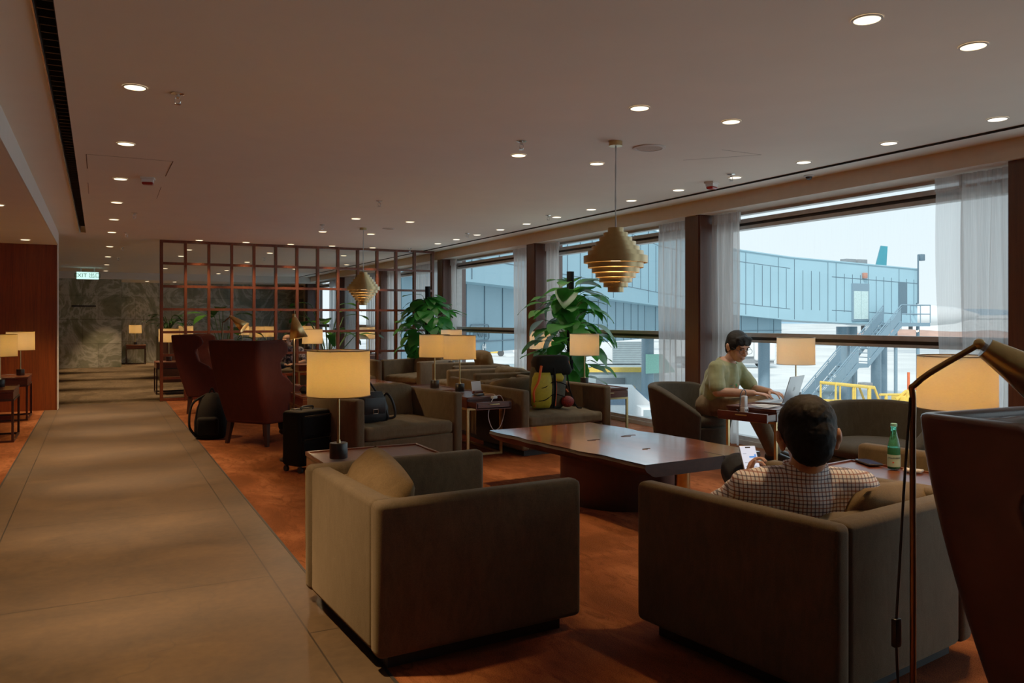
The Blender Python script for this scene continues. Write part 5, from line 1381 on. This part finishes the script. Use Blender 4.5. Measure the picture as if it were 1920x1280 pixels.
# tractor far off
t = thing('baggage_tractor', 'small yellow and white baggage tractor far out on the apron', 'tractor', (49.7, 101.5, G), R(-25))
b = new(); bx(b, -1.6, 1.3, -.6, .6, .45, .95, .08); bx(b, -.5, .5, -.55, .55, .9, 1.3, .05); obj('body', b, M['safety'], t)
for x in (-1.0, .9):
    for y in (-.6, .6):
        b = new(); lathe(b, [(.46, -.13), (.46, .13)], 20, M=T((x, y, .46)) @ RX(R(90))); obj('wheel', b, M['tyre'], t)
b = new(); bx(b, -5.6, -2.4, -.7, .7, .6, .9, .03); bx(b, 2.6, 8.0, -.7, .7, .55, 1.1, .03); obj('trailer', b, M['truckwhite'], t)
# van, ground unit, yellow cart outside the middle window
t = thing('van', 'white van parked outside the middle window below the side table', 'van', (22.0, 31.6, G), R(-32))
b = new(); rings(b, [[V((x, y, z)) for x, z in ((-2.4, .4), (2.3, .4), (2.35, 1.15), (1.5, 1.35), (.75, 2.05), (-2.3, 2.1))] for y in (-.95, .95)]); obj('body', b, M['truckwhite'], t, 30)
b = new(); bx(b, -2.1, -1.0, -.97, .97, 1.25, 1.85); bx(b, -.85, .45, -.97, .97, 1.25, 1.85); rings(b, [[V((x, y, z)) for x, z in ((1.44, 1.4), (.80, 2.0), (.83, 2.03), (1.5, 1.42))] for y in (-.8, .8)]); obj('window_glass', b, M['blueglass'], t)
for x in (-1.5, 1.5):
    for y in (-.9, .9):
        b = new(); lathe(b, [(.34, -.1), (.34, .1)], 20, M=T((x, y, .34)) @ RX(R(90))); obj('wheel', b, M['tyre'], t)
t = thing('ground_power_unit', 'white and grey ground power unit in front of the parked van', 'machine', (22.4, 28.8, G), R(-25))
b = new(); bx(b, -1.0, .5, -.6, .6, .35, 1.35, .05); bx(b, .5, 1.3, -.55, .55, .5, 1.5, .1, 3); obj('housing', b, M['truckwhite'], t)
b = new(); bx(b, -.9, .4, -.62, .62, .5, .9); bx(b, -.9, -.2, -.63, .63, .95, 1.25); obj('side_panel', b, M['concrete'], t)
b = new(); tube(b, bez([(.45, -.62, 1.2), (.6, -.75, .7), (.9, -.7, .35), (1.25, -.6, .9)], 6), .05, 8); obj('cable', b, M['tyre'], t)
for x in (-.7, .9):
    for y in (-.55, .55):
        b = new(); lathe(b, [(.24, -.08), (.24, .08)], 16, M=T((x, y, .24)) @ RX(R(90))); obj('wheel', b, M['tyre'], t)
t = thing('baggage_cart', 'yellow baggage cart beside the big pillar outside the middle window', 'cart', (25.4, 30.0, G), R(-20))
b = new(); bx(b, -1.1, 1.1, -.7, .7, .5, .62); bx(b, -1.1, -1.0, -.7, .7, .62, 1.4); bx(b, 1.0, 1.1, -.7, .7, .62, 1.4); obj('bed', b, M['safety'], t)
for x in (-.8, .8):
    for y in (-.6, .6):
        b = new(); lathe(b, [(.25, -.08), (.25, .08)], 16, M=T((x, y, .25)) @ RX(R(90))); obj('wheel', b, M['tyre'], t)
t = thing('service_deck', 'low grey service deck with a yellow edge outside the middle window', 'deck', (0, 0, 0))
b = new(); rings(b, [[V(p) for p in ((17.5, 40.3, z), (27.6, 35.3, z), (31, 42, z), (21, 47, z))] for z in (G, -1.62)]); obj('wall', b, M['concrete'], t)
b = new(); rings(b, [[V(p) for p in ((17.4, 40.2, z), (27.7, 35.1, z), (27.9, 35.5, z), (17.6, 40.6, z))] for z in (-1.66, -1.40)]); obj('yellow_edge', b, M['safety'], t)
b = new()
dv = V((10.1, -5.0, 0)).normalized()
for k in (0, 1, 3):
    c = V((20.3, 38.9, -2.45))+dv*1.75*k; box(b, c-V((.02, .05, 0)), (1.6, .06, .95), rz=math.atan2(dv.y, dv.x))
obj('dark_panel', b, plain('dark_slatted_panel', srgb(70, 80, 86), .7), t)
t = thing('air_handler', 'white box unit with louvred front on a post above the service deck', 'machine', (29.4, 41.2, 0), R(-26))
b = new(); bx(b, -2.6, 1.5, 0, 1.6, -1.55, -.05, .03); obj('housing', b, M['truckwhite'], t)
b = new()
for k in range(12): bx(b, -.9, 1.1, -.06, 0, -1.48+k*.115, -1.42+k*.115)
obj('louvre', b, M['concrete'], t)
b = new(); bx(b, -.5, -.1, .6, 1.0, -1.62, -1.55); obj('post', b, M['greysteel'], t)
# yellow ground equipment by the stairs
def pipes(name, label, cat, loc, rz, P, r, m='safety'):
    b = new()
    for p in P: tube(b, p, r, 8)
    o = obj(name, b, M[m], None, 40, loc, (0, 0, rz)); tag(o, label, cat); return o
t = thing('towbar_frame', 'yellow tubular frame with sloped end under the stairs outside', 'equipment', (36.7, 29.6, G), 0)
t.scale = (1.15, 1.1, 1.6)
b = new()
for y in (0, .9):
    tube(b, [(-1.9, y, .0), (-1.9, y, 1.15), (.7, y, .95), (1.15, y, .35), (.9, y, .1), (-1.9, y, .0)], .06, 8); tube(b, [(-1.8, y, .55), (.8, y, .42)], .04, 8); tube(b, [(-.6, y, .05), (-.6, y, 1.05)], .04, 8); tube(b, [(.35, y, .05), (.35, y, .98)], .09, 8)
for x, z in ((-1.9, 1.15), (.7, .95), (-1.9, .05), (.9, .1)): tube(b, [(x, 0, z), (x, .9, z)], .05, 8)
obj('pipe_frame', b, M['safety'], t)
b = new(); box(b, (.55, .4, 1.05), (.5, .5, .12), .03); tube(b, [(1.2, .4, .2), (1.9, .4, .3)], .05, 8); tube(b, [(1.6, .4, .0), (1.6, .4, .7)], .05, 8); obj('fitting', b, M['greysteel'], t)
t = thing('yellow_pump', 'yellow pump cart with pipes and valves behind the right lamp shade outside', 'equipment', (39.3, 29.4, G), 0)
t.scale = (1.0, 1.1, 1.35)
b = new(); tube(b, [(-1.6, 0, .85), (.8, 0, .78)], .05, 8); tube(b, [(-1.1, 0, 0), (-1.1, 0, .83)], .08, 8); bx(b, .0, 1.9, -.3, .5, .25, .75, .06); tube(b, [(-.3, 0, .6), (.5, 0, .9), (1.2, 0, .95)], .08, 8); tube(b, [(.2, -.3, .1), (.2, -.3, .9), (1.6, -.3, .9)], .06, 8)
lathe(b, [(.28, -.2), (.28, .2)], 16, M=T((.4, -.35, .55)) @ RX(R(90))); lathe(b, [(.2, -.2), (.2, .2)], 16, M=T((1.2, -.4, .5)) @ RX(R(90))); obj('pipework', b, M['safety'], t)
b = new(); bx(b, -.1, 2.1, -.35, .55, .12, .26); tube(b, [(.75, 0, .9), (.75, 0, 1.7)], .07, 8); box(b, (1.5, 0, 1.05), (.9, .3, .2), .04); obj('motor', b, M['orange'], t)
for x in (.2, 1.7):
    b = new(); lathe(b, [(.16, -.4), (.16, .6)], 14, M=T((x, .1, .16)) @ RX(R(-90))); obj('wheel', b, M['tyre'], t)

# ---------------------------------------------------------------- world, sun, camera
w = bpy.data.worlds.new('sky'); scene.world = w; w.use_nodes = True
nt = w.node_tree; nt.nodes.clear()
o_ = nt.nodes.new('ShaderNodeOutputWorld'); bg = nt.nodes.new('ShaderNodeBackground'); tc = nt.nodes.new('ShaderNodeTexCoord')
sp = nt.nodes.new('ShaderNodeSeparateXYZ'); rp = nt.nodes.new('ShaderNodeValToRGB'); nz = nt.nodes.new('ShaderNodeTexNoise'); mx = nt.nodes.new('ShaderNodeMix'); mx.data_type = 'RGBA'
nt.links.new(tc.outputs['Generated'], sp.inputs[0]); nt.links.new(sp.outputs[2], rp.inputs[0])
e = rp.color_ramp.elements; e[0].position = 0; e[0].color = (.80, .91, .95, 1); e[1].position = .45; e[1].color = (.62, .82, .93, 1)
nz.inputs['Scale'].default_value = 3.5; nz.inputs['Detail'].default_value = 5; nt.links.new(tc.outputs['Generated'], nz.inputs['Vector'])
mx.inputs[0].default_value = .25; mx.blend_type = 'SOFT_LIGHT'; nt.links.new(rp.outputs[0], mx.inputs[6]); nt.links.new(nz.outputs['Fac'], mx.inputs[7])
nt.links.new(mx.outputs[2], bg.inputs[0]); nt.links.new(bg.outputs[0], o_.inputs[0]); bg.inputs[1].default_value = SKY
L = bpy.data.lights.new('sun', 'SUN'); L.energy = 4.0; L.angle = R(8); L.color = (1, .95, .88)
o = bpy.data.objects.new('sun', L); col.objects.link(o); o.rotation_euler = (R(28), R(-38), 0)

cam = bpy.data.cameras.new('cam'); co = bpy.data.objects.new('camera', cam); col.objects.link(co)
co.location = (0, 0, 1.25); th = math.atan(776/1500)
co.rotation_euler = (R(90), 0, -th)
cam.sensor_width = 36; cam.lens = 36*1500/1920; cam.shift_y = -(640-598)/1920; cam.clip_start = .05; cam.clip_end = 3000
scene.camera = co
scene.view_settings.view_transform = 'Standard'; scene.view_settings.look = 'None'; scene.view_settings.exposure = 0; scene.view_settings.gamma = 1.38
scene.cycles.max_bounces = 8; scene.cycles.diffuse_bounces = 4; scene.cycles.glossy_bounces = 3; scene.cycles.transmission_bounces = 6; scene.cycles.transparent_max_bounces = 16
scene.cycles.caustics_reflective = False; scene.cycles.caustics_refractive = False; scene.cycles.sample_clamp_indirect = 4; scene.cycles.blur_glossy = 1
